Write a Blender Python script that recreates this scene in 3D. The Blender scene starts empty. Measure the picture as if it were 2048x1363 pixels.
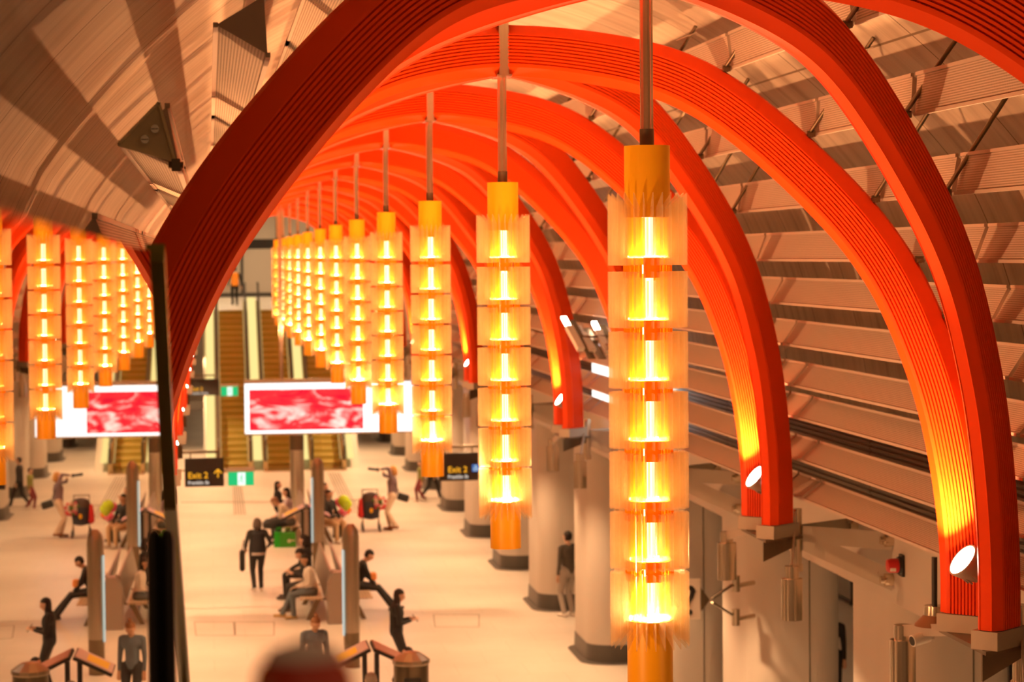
import bpy, bmesh, math, random
from mathutils import Vector, Matrix, noise
import numpy as np
random.seed(7)
SC = bpy.context.scene
COL = SC.collection
PI = math.pi

# ------------------------------------------------------------ camera, world, exposure
FPX = 4800.0                      # focal length in pixels of the 2048 px frame
EYE = 7.22
CY, CP, CR = 0.1252, -0.0359, -0.0086
_fw = Vector((math.sin(CY)*math.cos(CP), math.cos(CY)*math.cos(CP), math.sin(CP)))
_r0 = Vector((math.cos(CY), -math.sin(CY), 0))
_u0 = _r0.cross(_fw)
_r = _r0*math.cos(CR) + _u0*math.sin(CR)
_u = _u0*math.cos(CR) - _r0*math.sin(CR)
cam_d = bpy.data.cameras.new('camera')
cam = bpy.data.objects.new('camera', cam_d); COL.objects.link(cam)
M = Matrix((( _r.x, _u.x, -_fw.x, 0), (_r.y, _u.y, -_fw.y, 0), (_r.z, _u.z, -_fw.z, EYE), (0, 0, 0, 1)))
cam.matrix_world = M
cam_d.sensor_width = 36; cam_d.lens = 36*FPX/2048
cam_d.clip_start = 0.05; cam_d.clip_end = 400
cam_d.dof.use_dof = True; cam_d.dof.focus_distance = 13.4; cam_d.dof.aperture_fstop = 3.4
SC.camera = cam
def ray(px, py):
    return _fw + _r*((px-1024)/FPX) - _u*((py-681.5)/FPX)
def at(px, py, Y):                # world point seen at a pixel, at distance Y down the hall
    q = ray(px, py); t = Y/q.y
    return Vector((q.x*t, Y, EYE + q.z*t))
def gnd(px, py, z=0.0):
    q = ray(px, py); t = (z-EYE)/q.z
    return Vector((q.x*t, q.y*t, z))

w = bpy.data.worlds.new('world'); SC.world = w; w.use_nodes = True
w.node_tree.nodes['Background'].inputs[0].default_value = (1.0, 0.50, 0.22, 1)
w.node_tree.nodes['Background'].inputs[1].default_value = 0.15
vs = SC.view_settings
vs.view_transform = 'Standard'; vs.look = 'None'; vs.exposure = 0.35; vs.gamma = 1.0; vs.use_curve_mapping = False
SC.cycles.max_bounces = 6; SC.cycles.transparent_max_bounces = 18
SC.cycles.diffuse_bounces = 3; SC.cycles.glossy_bounces = 4; SC.cycles.sample_clamp_indirect = 4.0
SC.cycles.caustics_reflective = False; SC.cycles.caustics_refractive = False

WARM = (1.0, 0.58, 0.27)
WARM2 = (1.0, 0.61, 0.31)
def area(name, loc, rot, sx, sy, power, col=WARM2, spread=PI):
    l = bpy.data.lights.new(name, 'AREA'); l.shape = 'RECTANGLE'; l.size = sx; l.size_y = sy
    l.energy = power; l.color = col; l.spread = spread
    o = bpy.data.objects.new(name, l); o.location = loc; o.rotation_euler = rot; COL.objects.link(o); return o

# ------------------------------------------------------------ hall layout
CX = 2.346                        # centre line of the hall
STEP = 6.4                        # spacing of the arches
Y0 = 12.755                       # first lantern
NARCH = 12
def yn(n): return Y0 + STEP*n     # lantern / crossing n
ES = 2.739                        # distance along the hall from crossing to foot
FZ = EYE - 2.546                  # underside of the arches' feet
XB = 3.96                         # half width at the beams

# ------------------------------------------------------------ helpers
class MB:
    def __init__(s): s.v = []; s.f = []; s.m = []; s.cur = 0
    def add(s, vs, fs):
        b = len(s.v); s.v += [tuple(v) for v in vs]; s.f += [tuple(b+i for i in f) for f in fs]; s.m += [s.cur]*len(fs); return s
    def box(s, c, d, R=None, bev=0):
        x, y, z = d[0]/2, d[1]/2, d[2]/2; c = Vector(c)
        if bev:
            pts = []
            b = bev
            prof = [(-x+b, -y), (x-b, -y), (x, -y+b), (x, y-b), (x-b, y), (-x+b, y), (-x, y-b), (-x, -y+b)]
            pr2 = [(-x+b, -y+b), (x-b, -y+b), (x-b, -y+b), (x-b, y-b), (x-b, y-b), (-x+b, y-b), (-x+b, y-b), (-x+b, -y+b)]
            rings = [(pr2, -z), (prof, -z+b), (prof, z-b), (pr2, z)]
            vv = []
            for p, h in rings:
                for (a, e) in p:
                    q = Vector((a, e, h)); vv.append(c + (R @ q if R else q))
            ff = [tuple(reversed(range(8))), tuple(24+i for i in range(8))]
            for k in range(3):
                for i in range(8):
                    j = (i+1) % 8; ff.append((k*8+i, k*8+j, k*8+8+j, k*8+8+i))
            return s.add(vv, ff)
        vv = []
        for a in (-x, x):
            for b in (-y, y):
                for e in (-z, z):
                    q = Vector((a, b, e)); vv.append(c + (R @ q if R else q))
        return s.add(vv, [(0,1,3,2), (4,6,7,5), (0,4,5,1), (2,3,7,6), (0,2,6,4), (1,5,7,3)])
    def bar(s, p, q, w1, w2=None, up=(0,0,1)):
        p = Vector(p); q = Vector(q); w2 = w2 or w1
        d = (q-p); L = d.length; d.normalize(); up = Vector(up)
        if abs(d.dot(up)) > .98: up = Vector((0,1,0))
        a = d.cross(up).normalized(); b = a.cross(d)
        R = Matrix((a, d, b)).transposed()
        return s.box((p+q)/2, (w1, L, w2), R)
    def cyl(s, p, q, r, r2=None, n=16, caps=True):
        p = Vector(p); q = Vector(q); r2 = r if r2 is None else r2
        d = (q-p).normalized(); up = Vector((0,0,1)) if abs(d.z) < .9 else Vector((1,0,0))
        a = d.cross(up).normalized(); b = d.cross(a)
        vv = []
        for (c, rr) in ((p, r), (q, r2)):
            for i in range(n):
                t = 2*PI*i/n; vv.append(c + a*math.cos(t)*rr + b*math.sin(t)*rr)
        ff = [(i, n+i, n+(i+1) % n, (i+1) % n) for i in range(n)]
        if caps: ff += [tuple(range(n)), tuple(reversed(range(n, 2*n)))]
        return s.add(vv, ff)
    def tube(s, pts, r, n=10):
        for i in range(len(pts)-1): s.cyl(pts[i], pts[i+1], r, n=n)
        for p in pts[1:-1]: s.ball(p, r, n=n)
        return s
    def lathe(s, prof, c=(0,0,0), n=24, R=None):
        c = Vector(c); vv = []
        for (r, z) in prof:
            for i in range(n):
                t = 2*PI*i/n; q = Vector((r*math.cos(t), r*math.sin(t), z)); vv.append(c + (R @ q if R else q))
        ff = []
        for k in range(len(prof)-1):
            for i in range(n):
                j = (i+1) % n; ff.append((k*n+i, k*n+j, (k+1)*n+j, (k+1)*n+i))
        ff.append(tuple(reversed(range(n)))); ff.append(tuple((len(prof)-1)*n+i for i in range(n)))
        return s.add(vv, ff)
    def ball(s, c, r, n=12, sc=(1,1,1)):
        h = n//2; prof = [(max(1e-4, r*math.sin(PI*k/h)), -r*math.cos(PI*k/h)) for k in range(h+1)]
        R = Matrix.Diagonal(Vector(sc))
        return s.lathe(prof, c, n, R)
    def prism(s, pts, d):
        # closed polygon of 3-D points pushed along d
        d = Vector(d); n = len(pts); vv = [Vector(p) for p in pts] + [Vector(p)+d for p in pts]
        ff = [tuple(range(n)), tuple(reversed(range(n, 2*n)))] + [(i, i+n, (i+1) % n+n, (i+1) % n) for i in range(n)]
        return s.add(vv, ff)
    def build(s, name, mats, parent=None, smooth=False, loc=None, fix=True):
        me = bpy.data.meshes.new(name); me.from_pydata(s.v, [], s.f)
        if not isinstance(mats, (list, tuple)): mats = [mats]
        for m in mats: me.materials.append(m)
        if any(s.m): me.polygons.foreach_set('material_index', s.m)
        if fix:
            b = bmesh.new(); b.from_mesh(me); bmesh.ops.recalc_face_normals(b, faces=b.faces); b.to_mesh(me); b.free()
        if smooth:
            me.shade_smooth()
            try: me.set_sharp_from_angle(angle=math.radians(38))
            except Exception: pass
        o = bpy.data.objects.new(name, me); COL.objects.link(o)
        if parent: o.parent = parent
        if loc: o.location = loc
        return o
def tag(o, label=None, cat=None, group=None, kind=None):
    if label: o['label'] = label
    if cat: o['category'] = cat
    if group: o['group'] = group
    if kind: o['kind'] = kind
    return o
def thing(name, label, cat, loc=(0,0,0), rz=0, group=None):
    o = bpy.data.objects.new(name, None); COL.objects.link(o); o.empty_display_size = .2
    o.location = loc; o.rotation_euler = (0, 0, rz); return tag(o, label, cat, group)
def struct(name, mb, mats, smooth=False):
    return tag(mb.build(name, mats, smooth=smooth), kind='structure')
_kids = {}
def children(o): return [c for c in COL.objects if c.parent == o]
def copy_tree(o, label=None, loc=None, rz=None, parent=None, kids=None):
    c = o.copy(); COL.objects.link(c)
    if parent: c.parent = parent
    if label: c['label'] = label
    if loc is not None: c.location = loc
    if rz is not None: c.rotation_euler = (0, 0, rz)
    for ch in (kids or children)(o): copy_tree(ch, parent=c, kids=kids)
    return c
ORD = ['nearest', 'second', 'third', 'fourth', 'fifth', 'sixth', 'seventh', 'eighth', 'ninth', 'tenth', 'eleventh', 'twelfth', 'thirteenth', 'fourteenth']

# ------------------------------------------------------------ materials
def mat(name, col, rough=.5, metal=0, spec=.5, noise_amt=0, nscale=4, bump=0, coat=0, stretch=(1,1,1)):
    m = bpy.data.materials.new(name); m.use_nodes = True; nt = m.node_tree; p = nt.nodes['Principled BSDF']
    p.inputs['Base Color'].default_value = (*col, 1); p.inputs['Roughness'].default_value = rough
    p.inputs['Metallic'].default_value = metal; p.inputs['Specular IOR Level'].default_value = spec
    p.inputs['Coat Weight'].default_value = coat
    if noise_amt or bump:
        tc = nt.nodes.new('ShaderNodeTexCoord'); mp = nt.nodes.new('ShaderNodeMapping'); mp.inputs['Scale'].default_value = stretch
        nz = nt.nodes.new('ShaderNodeTexNoise'); nz.inputs['Scale'].default_value = nscale; nz.inputs['Detail'].default_value = 6
        nt.links.new(tc.outputs['Object'], mp.inputs[0]); nt.links.new(mp.outputs[0], nz.inputs['Vector'])
        if noise_amt:
            mx = nt.nodes.new('ShaderNodeMix'); mx.data_type = 'RGBA'
            mx.inputs[6].default_value = (*[c*(1-noise_amt) for c in col], 1); mx.inputs[7].default_value = (*[min(1, c*(1+noise_amt)) for c in col], 1)
            nt.links.new(nz.outputs[0], mx.inputs[0]); nt.links.new(mx.outputs[2], p.inputs['Base Color'])
        if bump:
            b = nt.nodes.new('ShaderNodeBump'); b.inputs['Strength'].default_value = bump; b.inputs['Distance'].default_value = .01
            nt.links.new(nz.outputs[0], b.inputs['Height']); nt.links.new(b.outputs[0], p.inputs['Normal'])
    return m
def emit(name, col, strength):
    m = bpy.data.materials.new(name); m.use_nodes = True; nt = m.node_tree; nt.nodes.clear()
    e = nt.nodes.new('ShaderNodeEmission'); e.inputs[0].default_value = (*col, 1); e.inputs[1].default_value = strength
    o = nt.nodes.new('ShaderNodeOutputMaterial'); nt.links.new(e.outputs[0], o.inputs[0]); return m
def perforated(name, col, pitch=.016, hole=.32):
    m = mat(name, col, .45); nt = m.node_tree; p = nt.nodes['Principled BSDF']
    tc = nt.nodes.new('ShaderNodeTexCoord'); vo = nt.nodes.new('ShaderNodeTexVoronoi'); vo.inputs['Randomness'].default_value = 0
    vo.inputs['Scale'].default_value = 1/pitch; vo.distance = 'EUCLIDEAN'
    lt = nt.nodes.new('ShaderNodeMath'); lt.operation = 'LESS_THAN'; lt.inputs[1].default_value = hole
    mx = nt.nodes.new('ShaderNodeMix'); mx.data_type = 'RGBA'; mx.inputs[6].default_value = (*col, 1); mx.inputs[7].default_value = (col[0]*.25, col[1]*.22, col[2]*.18, 1)
    nt.links.new(tc.outputs['UV'], vo.inputs['Vector']); nt.links.new(vo.outputs['Distance'], lt.inputs[0])
    nt.links.new(lt.outputs[0], mx.inputs[0]); nt.links.new(mx.outputs[2], p.inputs['Base Color'])
    return m
M_RED = mat('orange_red_paint', (.90, .074, .006), .42, spec=.12)
M_STEEL = mat('brushed_steel', (.76, .66, .53), .22, 1.0, noise_amt=.12, nscale=3, stretch=(30, 30, .5))
M_STEELD = mat('dark_steel', (.20, .15, .10), .42, .9)
M_GREY = mat('grey_painted_steel', (.42, .36, .29), .5, .3)
M_GREYD = mat('dark_grey_paint', (.07, .06, .05), .5, .2)
M_BLACK = mat('black_plastic', (.012, .011, .010), .45)
M_YEL = mat('yellow_enamel', (.98, .47, .005), .38, spec=.4)
M_WHITE = mat('white_paint', (.78, .74, .68), .4)
M_SPOT = emit('floodlight_lens', (1, .80, .58), 26)
M_LED = emit('lantern_led', (1, .64, .28), 38)
M_LEDB = emit('lantern_led_bright', (1, .66, .32), 170)
M_CORE = emit('lantern_core', (1, .68, .36), 2.9)
M_DOWN = emit('downlight_lens', (1, .75, .48), 12)

def m_concrete(name, base, streak, seam=True):
    # board-marked concrete: streaks run round the vault, fine joints every panel
    m = bpy.data.materials.new(name); m.use_nodes = True; nt = m.node_tree; p = nt.nodes['Principled BSDF']; L = nt.links.new
    p.inputs['Roughness'].default_value = .62; p.inputs['Specular IOR Level'].default_value = .35
    uv = nt.nodes.new('ShaderNodeTexCoord')
    mp = nt.nodes.new('ShaderNodeMapping'); mp.inputs['Scale'].default_value = (3.0, .35, 1)
    n1 = nt.nodes.new('ShaderNodeTexNoise'); n1.inputs['Scale'].default_value = 1.6; n1.inputs['Detail'].default_value = 8; n1.inputs['Distortion'].default_value = .4
    mp2 = nt.nodes.new('ShaderNodeMapping'); mp2.inputs['Scale'].default_value = (4.5, .55, 1)
    n2 = nt.nodes.new('ShaderNodeTexNoise'); n2.inputs['Scale'].default_value = 1.4; n2.inputs['Detail'].default_value = 5
    L(uv.outputs['UV'], mp.inputs[0]); L(mp.outputs[0], n1.inputs['Vector']); L(uv.outputs['UV'], mp2.inputs[0]); L(mp2.outputs[0], n2.inputs['Vector'])
    r1 = nt.nodes.new('ShaderNodeValToRGB'); r1.color_ramp.elements[0].position = .3; r1.color_ramp.elements[1].position = .62
    r1.color_ramp.elements[0].color = (*streak, 1); r1.color_ramp.elements[1].color = (*base, 1); L(n1.outputs[0], r1.inputs[0])
    r2 = nt.nodes.new('ShaderNodeValToRGB'); r2.color_ramp.elements[0].position = .34; r2.color_ramp.elements[1].position = .46
    r2.color_ramp.elements[0].color = (.62, .58, .54, 1); r2.color_ramp.elements[1].color = (1, 1, 1, 1); L(n2.outputs[0], r2.inputs[0])
    mx = nt.nodes.new('ShaderNodeMix'); mx.data_type = 'RGBA'; mx.blend_type = 'MULTIPLY'; mx.inputs[0].default_value = .5
    L(r1.outputs[0], mx.inputs[6]); L(r2.outputs[0], mx.inputs[7]); out = mx.outputs[2]
    if seam:
        sp = nt.nodes.new('ShaderNodeSeparateXYZ'); L(uv.outputs['UV'], sp.inputs[0])
        md = nt.nodes.new('ShaderNodeMath'); md.operation = 'FRACT'; dv = nt.nodes.new('ShaderNodeMath'); dv.operation = 'MULTIPLY'; dv.inputs[1].default_value = 1/1.6
        L(sp.outputs[0], dv.inputs[0]); L(dv.outputs[0], md.inputs[0])
        lt = nt.nodes.new('ShaderNodeMath'); lt.operation = 'LESS_THAN'; lt.inputs[1].default_value = .012; L(md.outputs[0], lt.inputs[0])
        m3 = nt.nodes.new('ShaderNodeMix'); m3.data_type = 'RGBA'; m3.inputs[7].default_value = (.10, .07, .045, 1)
        L(lt.outputs[0], m3.inputs[0]); L(out, m3.inputs[6]); out = m3.outputs[2]
        d2 = nt.nodes.new('ShaderNodeMath'); d2.operation = 'MULTIPLY'; d2.inputs[1].default_value = 1/2.45; f2 = nt.nodes.new('ShaderNodeMath'); f2.operation = 'FRACT'; l2 = nt.nodes.new('ShaderNodeMath'); l2.operation = 'LESS_THAN'; l2.inputs[1].default_value = .008
        L(sp.outputs[1], d2.inputs[0]); L(d2.outputs[0], f2.inputs[0]); L(f2.outputs[0], l2.inputs[0])
        m4 = nt.nodes.new('ShaderNodeMix'); m4.data_type = 'RGBA'; m4.inputs[7].default_value = (.16, .11, .07, 1); L(l2.outputs[0], m4.inputs[0]); L(out, m4.inputs[6]); out = m4.outputs[2]
    L(out, p.inputs['Base Color'])
    b = nt.nodes.new('ShaderNodeBump'); b.inputs['Strength'].default_value = .35; b.inputs['Distance'].default_value = .02
    L(n2.outputs[0], b.inputs['Height']); L(b.outputs[0], p.inputs['Normal']); return m
M_VAULT = m_concrete('vault_concrete', (.50, .41, .33), (.38, .30, .235))
M_CONC = mat('smooth_concrete', (.50, .43, .36), .55, noise_amt=.10, nscale=1.2, stretch=(1, 1, .25), bump=.1)
M_SKIRT = mat('slate_skirting', (.07, .06, .05), .45)
M_FLUTE = mat('dark_fluted_board', (.16, .11, .08), .35, .3)

def m_floor():
    m = bpy.data.materials.new('pale_terrazzo'); m.use_nodes = True; nt = m.node_tree; p = nt.nodes['Principled BSDF']; L = nt.links.new
    p.inputs['Roughness'].default_value = .38; p.inputs['Specular IOR Level'].default_value = .4
    tc = nt.nodes.new('ShaderNodeTexCoord'); n = nt.nodes.new('ShaderNodeTexNoise'); n.inputs['Scale'].default_value = .35; n.inputs['Detail'].default_value = 7
    L(tc.outputs['Object'], n.inputs['Vector'])
    r = nt.nodes.new('ShaderNodeValToRGB'); r.color_ramp.elements[0].position = .35; r.color_ramp.elements[1].position = .65
    r.color_ramp.elements[0].color = (.56, .49, .42, 1); r.color_ramp.elements[1].color = (.68, .61, .53, 1); L(n.outputs[0], r.inputs[0])
    br = nt.nodes.new('ShaderNodeTexBrick'); br.inputs['Scale'].default_value = 1; br.offset = .5
    br.inputs['Brick Width'].default_value = 1.2; br.inputs['Row Height'].default_value = 1.2; br.inputs['Mortar Size'].default_value = .006
    br.inputs['Color1'].default_value = (1, 1, 1, 1); br.inputs['Color2'].default_value = (.97, .97, .97, 1); br.inputs['Mortar'].default_value = (.82, .80, .78, 1)
    L(tc.outputs['Object'], br.inputs['Vector'])
    mx = nt.nodes.new('ShaderNodeMix'); mx.data_type = 'RGBA'; mx.blend_type = 'MULTIPLY'; mx.inputs[0].default_value = 1
    L(r.outputs[0], mx.inputs[6]); L(br.outputs[0], mx.inputs[7]); L(mx.outputs[2], p.inputs['Base Color']); return m
M_FLOOR = m_floor()

def m_fin():
    m = bpy.data.materials.new('amber_glass'); m.use_nodes = True; nt = m.node_tree; nt.nodes.clear(); L = nt.links.new
    tr = nt.nodes.new('ShaderNodeBsdfTransparent'); tr.inputs[0].default_value = (1, .97, .90, 1)
    tl = nt.nodes.new('ShaderNodeBsdfTranslucent'); tl.inputs[0].default_value = (1, .86, .60, 1)
    df = nt.nodes.new('ShaderNodeBsdfDiffuse'); df.inputs[0].default_value = (1, .86, .62, 1)
    gl = nt.nodes.new('ShaderNodeBsdfGlossy'); gl.inputs['Roughness'].default_value = .15; gl.inputs[0].default_value = (1, .9, .75, 1)
    a = nt.nodes.new('ShaderNodeMixShader'); a.inputs[0].default_value = .5; L(tl.outputs[0], a.inputs[1]); L(df.outputs[0], a.inputs[2])
    b = nt.nodes.new('ShaderNodeMixShader'); b.inputs[0].default_value = .22; L(tr.outputs[0], b.inputs[1]); L(a.outputs[0], b.inputs[2])
    c = nt.nodes.new('ShaderNodeMixShader'); c.inputs[0].default_value = .06; L(b.outputs[0], c.inputs[1]); L(gl.outputs[0], c.inputs[2])
    o = nt.nodes.new('ShaderNodeOutputMaterial'); L(c.outputs[0], o.inputs[0]); return m
M_FIN = m_fin()
def m_glass(name, tint, refl_scale):
    m = bpy.data.materials.new(name); m.use_nodes = True; nt = m.node_tree; nt.nodes.clear(); L = nt.links.new
    tr = nt.nodes.new('ShaderNodeBsdfTransparent'); tr.inputs[0].default_value = (*tint, 1)
    gl = nt.nodes.new('ShaderNodeBsdfGlossy'); gl.inputs['Roughness'].default_value = .004; gl.inputs[0].default_value = (.97, .95, .9, 1)
    fr = nt.nodes.new('ShaderNodeFresnel'); fr.inputs[0].default_value = 1.52
    mu = nt.nodes.new('ShaderNodeMath'); mu.operation = 'MULTIPLY'; mu.inputs[1].default_value = refl_scale; mu.use_clamp = True; L(fr.outputs[0], mu.inputs[0])
    x = nt.nodes.new('ShaderNodeMixShader'); L(mu.outputs[0], x.inputs[0]); L(tr.outputs[0], x.inputs[1]); L(gl.outputs[0], x.inputs[2])
    o = nt.nodes.new('ShaderNodeOutputMaterial'); L(x.outputs[0], o.inputs[0]); return m
def m_drum():
    m = bpy.data.materials.new('amber_drum'); m.use_nodes = True; nt = m.node_tree; nt.nodes.clear(); L = nt.links.new
    tl = nt.nodes.new('ShaderNodeBsdfTranslucent'); tl.inputs[0].default_value = (1, .43, .012, 1)
    df = nt.nodes.new('ShaderNodeBsdfDiffuse'); df.inputs[0].default_value = (1, .45, .02, 1)
    tr = nt.nodes.new('ShaderNodeBsdfTransparent'); tr.inputs[0].default_value = (1, .66, .22, 1)
    a = nt.nodes.new('ShaderNodeMixShader'); a.inputs[0].default_value = .38; L(tl.outputs[0], a.inputs[1]); L(df.outputs[0], a.inputs[2])
    b = nt.nodes.new('ShaderNodeMixShader'); b.inputs[0].default_value = .86; L(tr.outputs[0], b.inputs[1]); L(a.outputs[0], b.inputs[2])
    o = nt.nodes.new('ShaderNodeOutputMaterial'); L(b.outputs[0], o.inputs[0]); return m
M_DRUM = m_drum()
M_COLLAR = bpy.data.materials.new('yellow_collar'); M_COLLAR.use_nodes = True
def _col(m):
    nt = m.node_tree; nt.nodes.clear(); L = nt.links.new
    tl = nt.nodes.new('ShaderNodeBsdfTranslucent'); tl.inputs[0].default_value = (1, .52, .03, 1)
    df = nt.nodes.new('ShaderNodeBsdfDiffuse'); df.inputs[0].default_value = (1, .52, .03, 1)
    a = nt.nodes.new('ShaderNodeMixShader'); a.inputs[0].default_value = .45; L(tl.outputs[0], a.inputs[1]); L(df.outputs[0], a.inputs[2])
    o = nt.nodes.new('ShaderNodeOutputMaterial'); L(a.outputs[0], o.inputs[0])
_col(M_COLLAR)
M_GLASS = m_glass('balustrade_glass', (.80, .78, .62), 1.25)

# ------------------------------------------------------------ arch profile (lateral, height above eye)
LATZ = [(0,1.437),(.551,1.350),(1.021,1.212),(1.344,1.025),(1.642,.748),(1.932,.419),(2.214,.050),(2.426,-.338),(2.571,-.766),(2.678,-1.172),(2.765,-1.767),(2.79,-2.231),(2.79,-2.546)]
KU = math.hypot(2.79, ES)/2.79
def spline(pts, per):
    P = [Vector(p) for p in pts]; out = []
    P = [P[1]*1.0] + P + [P[-1]*2-P[-2]]
    P[0] = Vector((-P[2].x, P[2].y))
    for i in range(1, len(P)-2):
        for k in range(per):
            t = k/per; a, b, c, d = P[i-1], P[i], P[i+1], P[i+2]
            out.append(.5*((2*b) + (c-a)*t + (2*a-5*b+4*c-d)*t*t + (3*b-a-3*c+d)*t**3))
    out.append(P[-2]); return out
_c = spline([(l*KU, z) for l, z in LATZ], 7)
for _ in range(14):               # even the curve out
    _c = [_c[0]] + [(_c[i-1]+_c[i]*2+_c[i+1])/4 for i in range(1, len(_c)-1)] + [_c[-1]]
INNER = _c
NORM = []
for i, p in enumerate(INNER):
    a = INNER[max(0, i-1)]; b = INNER[min(len(INNER)-1, i+1)]; t = (b-a).normalized()
    NORM.append(Vector((-t.y, t.x)) if i else Vector((0, 1)))
NORM = [Vector((abs(n.x), n.y)) for n in NORM]
NORM[0] = Vector((0, 1)); NORM[-1] = Vector((1, 0))
def outer_curve(off):             # lateral (hall cross-section) curve outside the ribs
    return [((p.x + n.x*.40)/KU + n.x*off, p.y + n.y*.40 + n.y*off) for p, n in zip(INNER, NORM)]
def row_point(ratio, off=.07):
    C = outer_curve(off); best = None
    for i in range(len(C)-1):
        for k in range(20):
            t = k/20; l = C[i][0]*(1-t)+C[i+1][0]*t; z = C[i][1]*(1-t)+C[i+1][1]*t
            e = abs(-z/(CX+l) - ratio)
            if best is None or e < best[0]: best = (e, l, z, (NORM[i]*(1-t)+NORM[i+1]*t).normalized())
    return best[1:]

# ------------------------------------------------------------ large structure
f = MB(); f.box((3, 50, -.15), (30, 130, .3)); struct('floor', f, M_FLOOR)
# vault
def vault():
    VC = outer_curve(.0); pts = []
    for l, z in VC:
        k = 0
        pts.append((l, z))
    prof = []
    for (l, z), n in zip(VC, NORM):
        d = .62 + .30*min(1, max(0, (1.6 - z)/1.6))
        prof.append((min(l + n.x*d, XB), z + n.y*d))
    prof[-1] = (XB, -2.5); prof = [p for p in prof if p[1] > -2.5] + [(XB, -2.5)]
    full = [(-l, z) for l, z in reversed(prof)] + prof[1:]
    Ys = [5.0 + 3.2*i for i in range(28)]
    me = bpy.data.meshes.new('ceiling'); V = []; F = []; arc = [0]
    for i in range(1, len(full)): arc.append(arc[-1] + math.hypot(full[i][0]-full[i-1][0], full[i][1]-full[i-1][1]))
    n = len(full)
    for Y in Ys:
        for (l, z) in full: V.append((CX+l, Y, EYE+z))
    uvs = []
    for a in range(len(Ys)-1):
        for i in range(n-1):
            F.append((a*n+i, a*n+i+1, (a+1)*n+i+1, (a+1)*n+i))
            uvs += [(Ys[a], arc[i]), (Ys[a], arc[i+1]), (Ys[a+1], arc[i+1]), (Ys[a+1], arc[i])]
    me.from_pydata(V, [], F); me.materials.append(M_VAULT); u = me.uv_layers.new(name='UVMap')
    for i, c in enumerate(uvs): u.data[i].uv = c
    me.shade_smooth()
    o = bpy.data.objects.new('ceiling', me); COL.objects.link(o); tag(o, kind='structure')
    return full
VFULL = vault()
for s, nm in ((1, 'right'), (-1, 'left')):
    b = MB(); b.box((CX+s*(XB+.30), 65, EYE-2.89), (.60, 114, .78)); struct('trim_1' if s > 0 else 'trim_2', b, M_CONC)
    b = MB(); b.box((CX+s*(XB+.6+3.0), 59, EYE-3.20), (6.0, 126, .16)); struct('ceiling_aisle_'+nm, b, M_CONC)
    b = MB(); b.box((CX+s*(XB+6.8), 50, 2.6), (.2, 130, 5.2)); struct('wall_'+nm, b, M_CONC)
# ------------------------------------------------------------ crossed orange arches
def half_rib():
    fl = []
    r0, r1, nf = .080, .318, 9; pw = (r1-r0)/nf
    for k in range(nf):
        a = r0 + k*pw; fl += [(a, .095), (a+pw*.58, .095), (a+pw*.64, .074), (a+pw*.95, .074)]
    side = [(0.0, .038), (-.006, .046), (.006, .052), (.066, .093)] + fl + [(r1, .095), (.326, .093), (.396, .022), (.40, .016)]
    prof = side + [(r, -h) for r, h in reversed(side)]
    n = len(prof); V = []; F = []
    idx = [i for i in range(len(INNER)) if INNER[i].x >= .09 or i == 0]
    st = []
    for i in idx:
        p = INNER[i]; nn = NORM[i]
        if i == 0: continue
        st.append((p, nn))
    st.insert(0, (Vector((.06, INNER[0].y)), Vector((0, 1))))
    for p, nn in st:
        for r, h in prof: V.append((p.x + nn.x*r, h, EYE + p.y + nn.y*r))
    for a in range(len(st)-1):
        for i in range(n):
            j = (i+1) % n; F.append((a*n+i, a*n+j, (a+1)*n+j, (a+1)*n+i))
    F.append(tuple(range(n))); F.append(tuple(reversed(range((len(st)-1)*n, len(st)*n))))
    me = bpy.data.meshes.new('rib'); me.from_pydata(V, [], F); me.materials.append(M_RED)
    b = bmesh.new(); b.from_mesh(me); bmesh.ops.recalc_face_normals(b, faces=b.faces); b.to_mesh(me); b.free()
    me.shade_smooth(); me.set_sharp_from_angle(angle=math.radians(24)); return me
RIB = half_rib()
ANG = math.atan2(ES, 2.79)
zc = EYE + INNER[0].y
cl = MB(); cl.box((0, 0, zc+.205), (.078, .33, .43)); cl.box((0, 0, zc-.012), (.12, .40, .012)); cl.box((0, 0, zc+.43), (.11, .40, .02))
clm = None
def arch(n):
    lab = f'crossed pair of fluted orange arches over the {ORD[n]} lantern from the camera' if n >= 0 else 'crossed fluted orange arches overhead in front of the nearest lantern'
    t = thing('arch_pair', lab, 'arch', (CX, yn(n), 0), 0, 'crossed orange arches along the hall')
    for a in (ANG, -ANG, PI-ANG, PI+ANG):
        o = bpy.data.objects.new('rib', RIB); COL.objects.link(o); o.parent = t; o.rotation_euler = (0, 0, a)
    global clm
    if clm is None:
        c = cl.build('clamp', M_STEEL, t); c['label'] = 'brushed steel clamp'; clm = c
    else:
        c = clm.copy(); COL.objects.link(c); c.parent = t
for n in range(0, NARCH): arch(n)


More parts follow.
